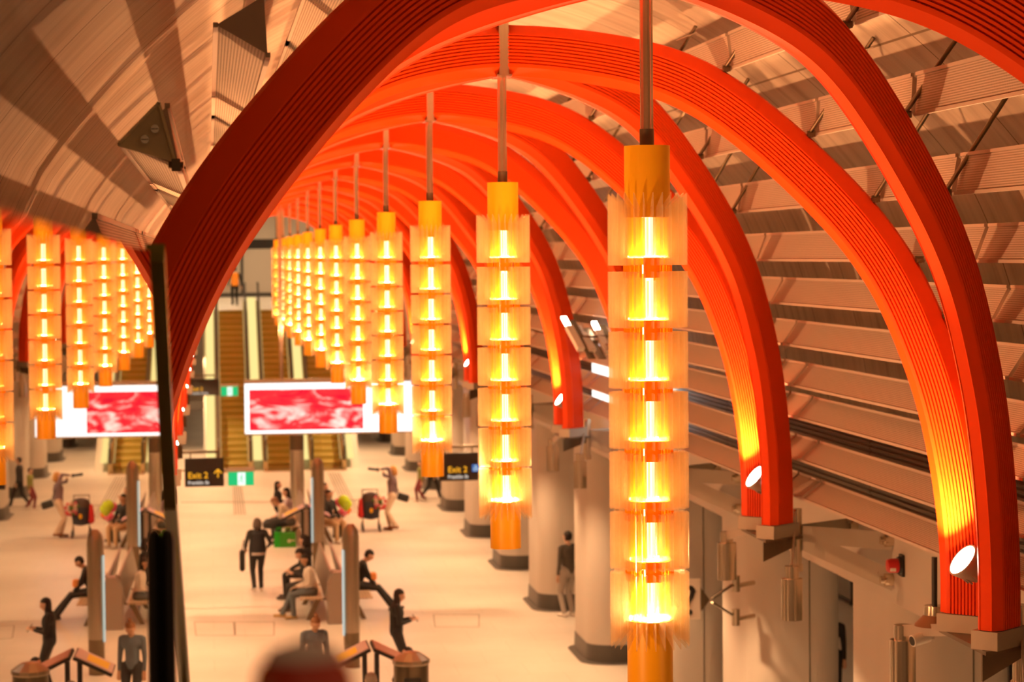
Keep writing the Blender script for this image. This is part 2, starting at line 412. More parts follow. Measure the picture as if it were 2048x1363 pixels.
# ------------------------------------------------------------ feet: steel shoes and brackets, floodlights, downlights
FX = 2.79                          # lateral distance of a foot's inner edge
def stY(m): return yn(m) + STEP/2  # foot station between crossing m and m+1
def footing(s):
    """bracket at a right (s=1) or left (s=-1) foot, local origin on the centre line at floor height"""
    side = 'right' if s > 0 else 'left'
    t = thing('arch_bracket', '', 'bracket', (0, 0, 0), 0, f'steel brackets carrying the arches on the {side} beam')
    g = STEP/2 - ES                # half gap between the two inner edges
    z = FZ
    X = lambda l: s*l
    m = MB()
    for q in (-1, 1):
        pin = Vector((X(FX-.012), q*g)); po = Vector((X(FX+.30), q*(g-.28)))
        d = (po-pin).normalized(); nn = Vector((-d.y, d.x))*.10
        pts = [Vector((*(pin-nn), z-.11)), Vector((*(po-nn), z-.11)), Vector((*(po+nn), z-.11)), Vector((*(pin+nn), z-.11))]
        m.prism([p+Vector((0,0,-.02)) for p in pts], (0, 0, .125))
    m.build('shoe', M_GREY, t)
    m = MB(); m.prism([(X(FX-.02), -g-.06, z-.16), (X(FX-.02), g+.06, z-.16), (X(FX+.40), g-.2, z-.16), (X(FX+.40), -g+.2, z-.16)], (0, 0, .028))
    m.prism([(X(FX-.03), -g-.02, z-.34), (X(FX-.03), -g-.02, z-.16), (X(FX+.36), -.16, z-.16), (X(FX+.36), -.16, z-.24)], (0, .03, 0))
    m.build('base_plate', M_STEELD, t)
    m = MB(); m.cyl((X(FX+.40), 0, z-.46), (X(FX+.40), 0, z+.10), .055); m.cyl((X(FX+.40), 0, z-.50), (X(FX+.40), 0, z-.43), .068)
    m.build('tube', M_STEEL, t, True)
    for q in (-1, 1):
        m = MB(); y1 = q*.62; xw = X(XB-.02)
        x0 = X(FX+.45)
        m.prism([(x0, q*.03, z-.06), (x0, q*.03, z-.30), (xw, y1, z-.62), (xw, y1, z-.42), (x0+(xw-x0)*.42, q*.03+(y1-q*.03)*.42, z-.23), (xw, y1, z-.24), (xw, y1, z-.07)], (0, .024*q, 0))
        for zz in (z-.10, z-.20, z-.46, z-.56): m.cyl((xw-X(.09), y1-.09*q, zz), (xw-X(.09), y1-.09*q-.03, zz), .016, n=8)
        a = m.build('arm_plate', M_GREY, t)
        for zz in (z-.15, z-.52):
            m = MB(); m.cyl((xw-X(.06), y1, zz), (xw+X(.02), y1, zz), .06, n=14); m.cyl((xw-X(.10), y1, zz), (xw-X(.06), y1, zz), .035, n=10)
            m.build('anchor', M_STEEL, a, True)
    return t
def flood(s):
    t = thing('floodlight', '', 'light', (0, 0, 0), 0, 'round floodlights on the feet of the arches')
    g = STEP/2 - ES
    c = Vector((s*(FX+.03), .11, FZ+.40))          # face of the lens
    d = Vector((-s*.76, -.13, .60)).normalized()
    up = Vector((0, 0, 1)); a = d.cross(up).normalized(); b = d.cross(a); R = Matrix((a, b, d)).transposed()
    m = MB(); m.lathe([(.02, -.17), (.07, -.165), (.10, -.10), (.122, -.02), (.128, 0), (.128, .012), (.116, .012), (.116, 0), (.02, 0)], c, 24, R)
    for k in range(10):
        an = 2*PI*k/10; q = c + R @ Vector((.100*math.cos(an), .100*math.sin(an), -.09)); m.box(q, (.012, .012, .10), R)
    h = m.build('housing', M_GREY, t, True)
    m = MB(); m.lathe([(.001, .008), (.115, .008), (.115, .010), (.001, .010)], c, 24, R); m.build('lens', M_SPOT, t)
    m = MB(); m.bar(c+R@Vector((.0, 0, -.12)), Vector((s*(FX+.10), .40, FZ+.35)), .05, .02)
    m.tube([c+R@Vector((.05, 0, -.14)), Vector((s*(FX+.02), .42, FZ+.22)), Vector((s*(FX+.1), .36, FZ+.10))], .008, 6)
    m.build('yoke', M_STEELD, t)
    l = bpy.data.lights.new('flood', 'AREA'); l.shape = 'DISK'; l.size = .22; l.energy = 200; l.color = (1, .445, .17); l.spread = math.radians(150)
    o = bpy.data.objects.new('flood', l); COL.objects.link(o); o.parent = t
    o.location = c + d*.10; dd = Vector((-s*.60, .05, .80)).normalized(); o.rotation_euler = dd.to_track_quat('-Z', 'Y').to_euler()
    return t
def down(loc, arm_to, power=520, lens=True):
    """cylindrical downlight: loc = centre of the collar top, arm_to = where its flat arm is fixed"""
    t = thing('downlight', '', 'light', loc, 0, 'steel cylinder downlights hung from the arch brackets')
    m = MB(); m.cyl((0, 0, -.115), (0, 0, 0), .068, n=20); m.build('collar', M_STEEL, t, True)
    m = MB(); m.lathe([(.06, -.115), (.10, -.115), (.10, -.50), (.088, -.50), (.088, -.13), (.06, -.125)], n=28); m.build('shade', M_STEEL, t, True)
    m = MB(); m.lathe([(.001, -.44), (.086, -.44), (.086, -.432), (.001, -.432)], n=20); m.build('lens', M_DOWN, t)
    q = Vector(arm_to) - Vector(loc); m = MB(); e = q.normalized()
    m.bar(e*.03+Vector((0, 0, -.045)), q, .015, .09); m.build('arm', M_GREY, t)
    l = bpy.data.lights.new('down', 'SPOT'); l.energy = power; l.color = WARM2; l.spot_size = math.radians(120); l.spot_blend = .6; l.shadow_soft_size = .08
    o = bpy.data.objects.new('down', l); COL.objects.link(o); o.parent = t; o.location = (0, 0, -.46)
    return t
_kc = {}
def kidlist(o): return list(o.children)
bpy.context.view_layer.update()
PROTO = {}
bpy.context.view_layer.update()
for s in (1, -1):
    side = 'right' if s > 0 else 'left'
    for m_ in range(0, NARCH):
        k = ORD[m_]
        Y = stY(m_-0) if False else yn(m_) + STEP/2
        loc = (CX, Y, 0)
        lab = f'steel bracket under the {k} pair of arch feet on the {side} side'
        if ('f', s) not in PROTO:
            o = footing(s); PROTO[('f', s)] = o; o.location = loc; o['label'] = lab; bpy.context.view_layer.update()
        else: copy_tree(PROTO[('f', s)], lab, loc, kids=kidlist)
        lab = f'round floodlight glowing on the {k} arch foot of the {side} side'
        if ('l', s) not in PROTO:
            o = flood(s); PROTO[('l', s)] = o; o.location = loc; o['label'] = lab; bpy.context.view_layer.update()
        else: copy_tree(PROTO[('l', s)], lab, loc, kids=kidlist)
        for q in (0, 1):
            lc = (CX+s*2.97, Y-.72 if q == 0 else Y+2.1, EYE-2.90)
            lab = f'steel cylinder downlight {"in front of" if q == 0 else "behind"} the {k} arch foot on the {side} side'
            if ('d', s, q) not in PROTO:
                ar = (CX+s*(FX+.40), Y, FZ+.06) if q == 0 else (CX+s*(FX+.06), Y+.35, FZ-.12)
                o = down(lc, ar); PROTO[('d', s, q)] = o; o['label'] = lab; bpy.context.view_layer.update()
            else: copy_tree(PROTO[('d', s, q)], lab, lc, kids=kidlist)

# added unseen floodlights at the first feet, lighting the nearest lantern from the front
for s in (1, -1):
    o = copy_tree(PROTO[('l', s)], f'added unseen floodlight below the {"right" if s > 0 else "left"} edge of the frame, under the nearest arches', (CX, Y0-STEP/2+.75, 0), kids=kidlist)
    for ch in o.children:
        if ch.type == 'LIGHT':
            ch.data = ch.data.copy(); ch.data.energy = 12 if s > 0 else 75
            ch.rotation_euler = Vector((-s*.62, .52, .58)).normalized().to_track_quat('-Z', 'Y').to_euler()
# ------------------------------------------------------------ lantern towers
def lantern():
    t = thing('lantern', '', 'lamp', (0, 0, 0), 0, 'amber glass lantern towers down the centre of the hall')
    T = EYE+.579
    m = MB(); 
    st = []
    for i in range(16):
        r = .036 if i % 4 in (0, 1) else .029
        st.append((r*math.cos(2*PI*i/16), r*math.sin(2*PI*i/16)))
    m.prism([(a, b, T) for a, b in st], (0, 0, zc - T - .015)); m.build('stem', M_STEEL, t)
    m = MB(); m.cyl((0, 0, T), (0, 0, T+.09), .040, n=16); m.build('ferrule', M_STEELD, t, True)
    m = MB(); m.lathe([(.02, T), (.1235, T), (.1235, T-.385), (.115, T-.385), (.115, T-.02), (.02, T-.02)], n=40); m.build('cap', M_YEL, t, True)
    z0 = T-.255; NM = 7
    pitch = .325
    tops = [z0] + [T-.675-pitch*k for k in range(6)]
    bots = [T-.642] + [T-.977-pitch*k for k in range(5)] + [T-2.70]
    NF = 26
    for k in range(7):
        m = MB(); zt, zb = tops[k], bots[k]
        for i in range(NF):
            a = 2*PI*(i+.35)/NF; ca, sa = math.cos(a), math.sin(a)
            ri, ro = .118, .216
            th = .0028
            ztI = zt - (.0 if k else .09); zbI = zb + (0 if k < 6 else .10)
            dx, dy = -sa*th, ca*th
            P = [(ri, ztI), (ro, zt), (ro, zb), (ri, zbI)]
            m.prism([(r*ca-dx, r*sa-dy, z) for r, z in P], (2*dx, 2*dy, 0))
        m.build('fin_ring', M_FIN, t)
    # inner amber drum behind the fins, one per module, with clear slot at the front of the core
    for k in range(7):
        zb = bots[k]
        if k < 6:
            zc_ = zb - .016
            m = MB(); m.lathe([(.04, zc_+.055), (.122, zc_+.055), (.122, zc_+.020), (.04, zc_+.020)], n=36)
            for q4 in range(4):
                a4 = PI/2*q4 - PI/2; m.box((.118*math.cos(a4), .118*math.sin(a4), zc_+.003), (.085, .016, .108), Matrix.Rotation(a4+PI/2, 3, 'Z'))
            for i in range(24):
                a4 = 2*PI*i/24; m.cyl((.112*math.cos(a4), .112*math.sin(a4), zc_-.05), (.112*math.cos(a4), .112*math.sin(a4), zc_+.03), .006, n=5, caps=False)
            m.build('collar', M_COLLAR, t, True)
            m = MB(); m.lathe([(.050, zc_+.060), (.108, zc_+.060), (.108, zc_+.068), (.050, zc_+.068)], n=28); m.build('led_ring', M_LED, t)
        # amber drum in four quarters, a clear slot between them
        zt2 = (tops[k]-.012 if k else T-.386); zb2 = (zb + .045 if k < 6 else T-2.56)
        m = MB()
        for q4 in range(4):
            a1, a2 = PI/2*q4-PI/2+math.radians(17), PI/2*(q4+1)-PI/2-math.radians(17); nn_ = 9
            P = [(.113*math.cos(a1+(a2-a1)*i/nn_), .113*math.sin(a1+(a2-a1)*i/nn_)) for i in range(nn_+1)]
            vv = [(x, y, zb2) for x, y in P]+[(x, y, zt2) for x, y in P]
            m.add(vv, [(i, i+1, nn_+2+i, nn_+1+i) for i in range(nn_)])
        m.build('drum', M_DRUM, t, True, fix=False)
        # fine glass rods around the core
        m = MB(); a0 = tops[k]-.05 if k else T-.385; b0 = bots[k]+.04 if k < 6 else T-2.56
        for i in range(10):
            a = 2*PI*i/10+.13; m.cyl((.062*math.cos(a), .062*math.sin(a), b0), (.062*math.cos(a), .062*math.sin(a), a0), .007, n=6, caps=False)
        m.build('glass_rods', M_ROD, t, True)
    m = MB(); m.cyl((0, 0, T-2.55), (0, 0, T-.35), .030, n=14); m.build('core_tube', M_CORE, t)
    zB = T-2.56
    m = MB(); m.lathe([(.04, zB), (.1235, zB), (.1235, T-2.94), (.118, T-2.94), (.118, zB-.02), (.04, zB-.02)], n=40); m.build('base', M_YEL, t, True)
    m = MB(); m.lathe([(.030, zB+.005), (.112, zB+.005), (.112, zB+.016), (.030, zB+.016)], n=28); m.build('led_ring', M_LEDB, t)
    return t
def m_rod():
    m = bpy.data.materials.new('clear_rod'); m.use_nodes = True; nt = m.node_tree; nt.nodes.clear(); L = nt.links.new
    tr = nt.nodes.new('ShaderNodeBsdfTransparent'); tr.inputs[0].default_value = (1, .93, .80, 1)
    gl = nt.nodes.new('ShaderNodeBsdfGlossy'); gl.inputs['Roughness'].default_value = .1
    tl = nt.nodes.new('ShaderNodeBsdfTranslucent'); tl.inputs[0].default_value = (1, .75, .4, 1)
    a = nt.nodes.new('ShaderNodeMixShader'); a.inputs[0].default_value = .5; L(gl.outputs[0], a.inputs[1]); L(tl.outputs[0], a.inputs[2])
    x = nt.nodes.new('ShaderNodeMixShader'); x.inputs[0].default_value = .45; L(tr.outputs[0], x.inputs[1]); L(a.outputs[0], x.inputs[2])
    o = nt.nodes.new('ShaderNodeOutputMaterial'); L(x.outputs[0], o.inputs[0]); return m
M_ROD = m_rod()
LP = lantern(); LP.location = (CX, yn(0), 0); LP['label'] = 'nearest amber glass lantern tower, sharpest and largest of the row'
bpy.context.view_layer.update()
for n in range(1, NARCH):
    copy_tree(LP, f'amber glass lantern tower, {ORD[n]} from the camera in the hanging row' if n < NARCH-1 else 'farthest amber glass lantern tower, beside the escalators at the end of the row', (CX, yn(n), 0), kids=kidlist)

# ------------------------------------------------------------ perforated baffles between the arches
M_PERF = perforated('perforated_panel', (.55, .45, .37))
M_PLATE = mat('panel_frame', (.50, .40, .33), .45, .1)
ROWS = [.420, .355, .284, .230, .161, .089, .013, -.078, -.195, -.355]
def baffle(s, lat, z, nn, Y1, Y2, label, group):
    # long triangular box: hall edge C at (lat, z), upper edge A, outer edge B
    rot = lambda a, L: Vector((nn.x*math.cos(a)-nn.y*math.sin(a), nn.x*math.sin(a)+nn.y*math.cos(a)))*L
    A, B, C = rot(math.radians(37), .25), rot(math.radians(-20), .25), Vector((0, 0))
    L = Y2-Y1
    t = thing('baffle_panel', label, 'panel', (CX+s*lat, Y1, EYE+z), 0, group)
    me = bpy.data.meshes.new('perforated_box'); V = []; F = []; uv = []
    for P in (C, A, B):
        for y in (.012, L-.012): V.append((s*P.x, y, P.y))
    for i, j, w_ in ((0, 1, .25), (2, 0, .25), (1, 2, .23)):
        F.append((i*2, i*2+1, j*2+1, j*2)); uv += [(0, 0), (0, L), (w_, L), (w_, 0)]
    me.from_pydata(V, [], F); me.materials.append(M_PERF); u = me.uv_layers.new(name='UVMap')
    for i, c in enumerate(uv): u.data[i].uv = c
    o = bpy.data.objects.new('perforated_box', me); COL.objects.link(o); o.parent = t
    cen = (A+B+C)/3
    m = MB()
    for P in (C, A, B):       # folded lips along the three edges
        q = P + (P-cen).normalized()*.003
        m.bar((s*q.x, 0, q.y), (s*q.x, L, q.y), .022, .022)
    m.build('edge_lips', M_PLATE, t)
    for y in (0, L-.014):
        m = MB(); m.prism([(s*P.x, y, P.y) for P in (C, A, B)], (0, .014, 0)); m.build('end_cap', M_PLATE, t)
    return t
RN = ['lowest', 'second', 'third', 'fourth', 'fifth', 'sixth', 'seventh', 'eighth', 'ninth', 'topmost']
def clip(s, lat, z, Y, label):
    t = thing('rib_clip', label, 'clip', (CX+s*lat, Y, EYE+z), 0, 'small steel clips joining baffle panels to the arches')
    m = MB(); m.box((0, 0, 0), (.05, .06, .03)); m.cyl((-.03, 0, .02), (.03, 0, .02), .013, n=8); m.cyl((0, -.035, -.01), (0, .035, -.01), .011, n=8); m.build('block', M_STEELD, t)
    return t
for s in (1, -1):
    side = 'right' if s > 0 else 'left'
    for r, ratio in enumerate(ROWS):
        lat, z, nn = row_point(ratio)
        dy = min(ES, lat*ES/2.79)     # the ribs cross this row at yn +- dy
        nb = 8 if s > 0 else 4
        for b in range(0, nb):
            Ya, Yb = yn(b)-dy+(.16 if s > 0 else -.35), yn(b)+dy+.04
            grp = f'perforated baffle panels between the arches on the {side}'
            k = ORD[b] if b >= 0 else 'foremost'
            # long panel through the bay of lantern b, and the short one over the feet
            if r < 7:
                baffle(s, lat, z, nn, yn(b)-dy+(.05 if s > 0 else -.30), yn(b)+dy+.02, f'long perforated baffle panel, {RN[r]} row on the {side}, beside the {k} lantern', grp)
                baffle(s, lat, z, nn, yn(b)+dy+.10, yn(b+1)-dy-.03, f'short perforated baffle panel, {RN[r]} row on the {side}, behind the {k} lantern', grp)
            else:
                baffle(s, lat, z, nn, Ya, Yb-.1, f'perforated baffle panel, {RN[r]} row on the {side}, beside the {k} lantern', grp)
                baffle(s, lat, z, nn, Yb, yn(b+1)-dy+.06, f'perforated baffle panel, {RN[r]} row on the {side}, behind the {k} lantern', grp)
# ------------------------------------------------------------ columns
def rrect(x1, x2, y1, y2, r, n=7):
    P = []
    for cx, cy, a0 in ((x2-r, y2-r, 0), (x1+r, y2-r, PI/2), (x1+r, y1+r, PI), (x2-r, y1+r, 1.5*PI)):
        for k in range(n+1):
            a = a0 + PI/2*k/n; P.append((cx+r*math.cos(a), cy+r*math.sin(a)))
    return P
def column(s):
    t = thing('column', '', 'column', (0, 0, 0), 0, f'concrete columns down the {"right" if s > 0 else "left"} side')
    x1, x2 = 4.22, 5.40
    def loft(m, rings):
        n = len(rings[0][0]); vv = []
        for P, z in rings: vv += [(s*x, y, z) for x, y in P]
        ff = [tuple(range(n)), tuple(reversed(range((len(rings)-1)*n, len(rings)*n)))]
        for k in range(len(rings)-1):
            for i in range(n): ff.append((k*n+i, k*n+(i+1) % n, (k+1)*n+(i+1) % n, (k+1)*n+i))
        m.add(vv, ff)
    m = MB(); loft(m, [(rrect(x1, x2, 0, 2.1, .42), .0), (rrect(x1, x2, 0, 2.1, .42), EYE-3.28)]); m.build('shaft', M_CONC, t, True)
    m = MB(); loft(m, [(rrect(x1-.13, x2+.13, -.13, 2.23, .50), 0), (rrect(x1-.13, x2+.13, -.13, 2.23, .50), .012), (rrect(x1-.02, x2+.02, -.02, 2.12, .44), .03), (rrect(x1-.012, x2+.012, -.012, 2.112, .43), .32), (rrect(x1-.001, x2+.001, -.001, 2.101, .42), .33)])
    m.build('skirting', M_SKIRT, t, True)
    m = MB(); m.box((s*(x1+.72), -.002, 2.1), (.012, .012, 3.6)); m.build('joint', M_SKIRT, t)
    return t
for s in (1, -1):
    side = 'right' if s > 0 else 'left'; c0 = None
    for k in range(0, 16):
        lab = f'pale concrete column below the {ORD[k]} arch foot on the {side} side' if k < 12 else f'pale concrete column beside the escalators on the {side}, {ORD[k-12]} beyond the last arch'
        loc = (CX, yn(k)+STEP/2, 0)
        if c0 is None: c0 = column(s); c0.location = loc; c0['label'] = lab; bpy.context.view_layer.update()
        else: copy_tree(c0, lab, loc, kids=kidlist)

# ------------------------------------------------------------ fluted boards and painted reflections behind the lowest baffles
M_SHEEN = emit('board_sheen_glow', (1, .93, .88), 1.6)  # white emission imitates light reflected off the glossy fluted boards
def fluted(s, Y1, Y2, z1, z2, label, x=XB-.03):
    m = MB(); n = 7; h = (z2-z1)/n; pr = []
    for k in range(n):
        pr += [(0, z1+k*h), (.018, z1+k*h+.012), (.018, z1+k*h+h-.02), (0, z1+k*h+h-.008)]
    pts = [(s*(x-d), Y1, EYE+z) for d, z in pr] + [(s*(x+.02), Y1, EYE+z2), (s*(x+.02), Y1, EYE+z1)]
    m.prism(pts, (0, Y2-Y1-.02, 0)); o = m.build('fluted_board', M_FLUTE, loc=(CX, 0, 0)); tag(o, label, 'board', f'dark fluted wall boards behind the baffles on the {"right" if s > 0 else "left"}'); return o
for b in range(0, 9):
    for h in range(2):
        Ya = yn(b)+h*3.2; nm = f'dark fluted metal board low on the right vault wall, {"before" if h == 0 else "behind"} the foot of arch {b+1} down the hall'
        for r, (z1, z2) in enumerate(((-2.48, -2.12), (-2.06, -1.70))):
            if 3 <= b <= 3: continue
            fluted(1, Ya, Ya+3.2, z1, z2, f'dark fluted board, {"lower" if r == 0 else "upper"} strip, {"near" if h == 0 else "far"} half of the {ORD[b]} bay on the right')
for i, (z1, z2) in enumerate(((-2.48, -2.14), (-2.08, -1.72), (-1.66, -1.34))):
    m = MB(); m.box((CX+XB-.16, 35.2, EYE+(z1+z2)/2), (.05, 6.2, z2-z1)); tag(m.build('glow_strip', M_SHEEN), ['lowest', 'middle', 'top'][i]+' white painted reflection behind the baffles on the right wall', 'light', 'white painted reflections on the right wall')  # glow stands in for reflections on the boards, no lamp here

# ------------------------------------------------------------ rods and plates tying the arches to the vault
def vault_z(lat):
    for i in range(len(VFULL)-1):
        a, b = VFULL[i], VFULL[i+1]
        if a[0] <= lat <= b[0] and b[0] > a[0]: return a[1] + (b[1]-a[1])*(lat-a[0])/(b[0]-a[0])
    return VFULL[-1][1]
for s in (1,):
    side = 'right' if s > 0 else 'left'
    for r in (7, 8, 9):
        lat, z, nn = row_point(ROWS[r], .02)
        for b in range(0, 6 if s > 0 else 3):
            for q in (-1, 1):
                Y = yn(b) + q*lat*ES/2.79
                p = Vector((CX+s*lat, Y, EYE+z)); l2 = min(lat + .36*nn.x+.1, XB-.15); top = Vector((CX+s*l2, Y-.5, EYE+vault_z(l2)-.03))
                t = thing('hanger_rod', f'steel tie rod, {RN[r]} baffle row, {"near" if q < 0 else "far"} leg of the {ORD[b]} arches', 'rod', p, 0, f'steel rods tying the arches to the vault on the {side}')
                m = MB(); m.cyl((0, 0, .03), top-p, .016, n=10); m.build('rod', M_STEELD, t, True)
                m = MB(); e = (top-p).normalized()*.03
                cc = (top-p)*.86; m.prism([cc+Vector((-.12*s, 0, -.04)), cc+Vector((.02*s, .09, .02)), cc+Vector((.04*s, -.09, .02))], (0, 0, .008)); m.build('plate', M_PLATE, t)
                clip(s, lat, z, Y, f'steel clip, {RN[r]} baffle row, {"near" if q < 0 else "far"} leg of the {ORD[b]} arches')
    for r in (4, 5, 6):
        lat, z, nn = row_point(ROWS[r], .02)
        for b in range(0, 5 if s > 0 else 2):
            Y = yn(b+1) - lat*ES/2.79
            clip(s, lat, z, Y, f'steel clip, {RN[r]} baffle row, near leg of the {ORD[b+1]} arches')
# big triangular gusset on the near left leg
M_CREAM = mat('cream_paint', (.86, .76, .50), .5)
def gusset():
    Y = 9.93; P = [at(318, 205, Y), at(236, 289, Y), at(350, 321, Y)]; c = sum(P, Vector())/3
    t = thing('gusset_plate', 'triangular cream steel gusset with two slotted bolts beside the near left arch', 'bracket', c)
    m = MB(); m.prism([p-c for p in P], (0, .03, 0)); m.build('plate', M_CREAM, t)
    m = MB()
    for i in range(3): m.bar(P[i]-c-Vector((0, .006, 0)), P[(i+1) % 3]-c-Vector((0, .006, 0)), .012, .026, up=(0, 1, 0)) 
    m.build('rim', M_CREAM, t)
    for px, py in ((290, 279), (310, 258)):
        q = at(px, py, Y)-c; b = MB(); b.cyl(q-Vector((0, .02, 0)), q, .017, n=18); o = b.build('bolt', M_STEEL, t, True)
        b = MB(); b.box(q-Vector((0, .021, 0)), (.028, .003, .004)); b.build('slot', M_STEELD, o)
    q = at(352, 330, Y)-c; m = MB(); m.box(q, (.035, .06, .05)); m.cyl(q+Vector((-.03, -.01, 0)), q+Vector((.03, -.01, 0)), .013, n=8); m.build('clevis', M_STEELD, t)
gusset()

# ------------------------------------------------------------ things on the right beam
def onbeam(px, py): # point of the right beam's face seen at a pixel
    q = ray(px, py); t = (CX+XB)/q.x; return Vector((CX+XB, q.y*t, EYE+q.z*t))
p = onbeam(1806, 1130)
t = thing('fire_strobe', 'red round fire alarm sounder on a black plate on the right beam', 'alarm', p)
m = MB(); m.box((-.012, 0, 0), (.024, .12, .20)); m.build('back_plate', M_BLACK, t)
m = MB(); m.cyl((-.024, 0, 0), (-.05, 0, 0), .085, .08, n=24); m.build('rim', M_BLACK, t, True)
M_ALARM = mat('alarm_red', (.55, .02, .02), .3)
m = MB(); m.lathe([(.066, 0), (.066, .07), (.055, .10), (.02, .105)], (-.05, 0, 0), 24, Matrix.Rotation(-PI/2, 3, 'Y')); b = m.build('dome', M_ALARM, t, True)
m = MB(); m.box((-.11, -.055, -.03), (.05, .02, .03)); m.build('marking', M_WHITE, b)
# pendant dome
p = at(1869, 1210, 17.2)
t = thing('pendant_dome', 'brown conical pendant shade on a black rod before the right beam', 'lamp', p)
m = MB(); m.cyl((0, 0, 0), (0, 0, .36), .022, n=12); m.build('rod', M_BLACK, t, True)
m = MB(); m.lathe([(.01, .0), (.075, 0), (.08, -.065), (.08, -.07)], n=28); m.build('cap', M_STEEL, t, True)
m = MB(); m.lathe([(.075, -.065), (.145, -.135), (.15, -.15), (.14, -.15), (.07, -.08)], n=32); m.build('shade', mat('bronze_shade', (.22, .12, .07), .4, .5), t, True)
p = at(1862, 1258, 17.4)
t = thing('security_camera', 'small white bullet security camera below the pendant dome', 'camera', p)
m = MB(); m.cyl((0, 0, .02), (0, 0, -.07), .028, n=16); m.build('mount', M_WHITE, t, True)
m = MB(); m.cyl((-.02, -.01, -.05), (-.16, -.05, -.075), .042, .045, n=20); b = m.build('body', M_WHITE, t, True)
m = MB(); m.cyl((-.16, -.05, -.075), (-.163, -.051, -.0755), .036, n=20); m.build('lens', M_BLACK, b)
# question mark sign
def text_mesh(body, size, loc, R, mtl, parent, name='lettering', depth=.003, align='LEFT'):
    c = bpy.data.curves.new('t', 'FONT'); c.body = body; c.size = size; c.extrude = depth; c.align_x = align; c.resolution_u = 3; c.offset = .012*size
    o = bpy.data.objects.new('t', c); COL.objects.link(o); bpy.context.view_layer.update()
    me = bpy.data.meshes.new_from_object(o.evaluated_get(bpy.context.evaluated_depsgraph_get())); me.name = name
    bpy.data.objects.remove(o); me.materials.clear(); me.materials.append(mtl)
    q = bpy.data.objects.new(name, me); COL.objects.link(q); q.matrix_local = Matrix.Translation(loc) @ R.to_4x4()
    if parent: q.parent = parent
    return q
FACE = Matrix(((1, 0, 0), (0, 0, -1), (0, 1, 0)))   # text in the X-Z plane, read from -Y
a, b = at(1350, 1158, 34.8), at(1401, 1238, 34.8)
t = thing('information_sign', 'square white question mark sign, half behind the nearest lantern', 'sign', ((a.x+b.x)/2, 34.8, (a.z+b.z)/2))
m = MB(); m.box((0, 0, 0), (b.x-a.x, .03, a.z-b.z), bev=.006); m.build('board', mat('sign_cream', (.80, .66, .54), .5), t)
text_mesh('?', .62, Vector((.03, -.017, -.22)), FACE, M_BLACK, t, 'question_mark', align='CENTER')
m = MB(); m.prism([(.16, .02, .22), (.16, .02, -.24), (.34, .02, -.02)], (0, .02, 0)); m.bar((.2, .03, -.02), (.2, .62, -.02), .04); m.build('bracket', M_STEELD, t)
for nm, ya, yb in (('upper', 1165, 1196), ('lower', 1232, 1204)):
    A, B = at(1470, ya, 28.65), at(1424, yb, 28.2)
    t = thing('bracket_arm', nm+' slim bent arm reaching left from the near right column toward the question mark sign', 'bracket', A)
    m = MB(); m.bar((0, 0, 0), B-A, .035, .02); m.build('arm', M_STEELD, t)
    m = MB(); m.cyl((.0, -.05, -.10), (.0, -.05, .10), .05, n=16); m.cyl((CX+4.26-A.x, .20, -.03), (0, -.05, -.03), .03, n=10); m.build('end_lamp', M_STEEL, t, True)
# three tilted floodlight tubes
for i, (x1, y1, x2, y2) in enumerate(((1127, 634, 1163, 700), (1157, 652, 1186, 704), (1188, 644, 1216, 706))):
    A, B = at(x1, y1, 33), at(x2, y2, 32.4); d = (B-A)
    t = thing('tilted_floodlight', ['leftmost', 'middle', 'rightmost'][i]+' of three tilted white-tipped floodlight bars high by the right wall', 'light', A, 0, 'three tilted floodlight bars')
    m = MB(); m.bar(d*.30, d*.98, .10, .07); m.build('body', M_WHITE, t)
    m = MB(); m.bar(d*.0, d*.30, .07, .03); m.build('tip', M_SPOT if i != 1 else M_PLATE, t)
    m = MB(); m.bar(d*.1+Vector((.09, .05, 0)), d*1.25+Vector((.09, .05, 0)), .11, .015); m.bar(d*.6+Vector((.08, .05, 0)), d*.6+Vector((max(.1, CX+XB-A.x-d.x*.6-.75), .05, 0)), .03); m.build('back_plate', M_STEELD, t)

# ------------------------------------------------------------ right aisle: glazing on the far wall, added ceiling lights
XW = CX+XB+6.7
for k in range(6):
    Y = 22+6.4*k
    t = thing('shopfront', f'dark framed glazed shopfront in the right aisle wall, {ORD[k]} from the camera', 'window', (XW-.06, Y, 0), 0, 'glazed shopfronts in the right aisle')
    m = MB()
    for y in (0, 1.5, 3, 4.5): m.box((0, y, 1.5), (.06, .07, 3.0))
    for z in (.05, 2.2, 3.0): m.box((0, 2.25, z), (.06, 4.57, .07))
    m.build('frame', M_GREYD, t)
    m = MB(); m.box((.02, 2.25, 1.5), (.012, 4.5, 2.95)); m.build('pane', mat('shop_glass%d' % k, (.30, .25, .20), .12, .2), t)
M_AISLE_FILL = emit('aisle_fill_glow', (1, .66, .36), 7)  # recessed panels added as unseen fill for the aisles
for s in (1, -1):
    for k in range(16):
        x = CX+s*(XB+3.2); Y = yn(k)+1.0
        t = thing('added_ceiling_light', (f'square recessed light in the {"right" if s > 0 else "left"} aisle ceiling, added for fill beside the {ORD[k]} lantern' if k < 12 else f'square recessed light in the {"right" if s > 0 else "left"} aisle ceiling, {ORD[k-12]} beyond the last lantern, added fill'), 'light', (x, Y, EYE-3.285), 0, f'recessed lights added in the {"right" if s > 0 else "left"} aisle ceiling')
        m = MB(); m.box((0, 0, -.012), (.92, .92, .03)); m.build('frame', M_WHITE, t)
        m = MB(); m.box((0, 0, -.030), (.84, .84, .012)); m.build('diffuser', M_AISLE_FILL, t)

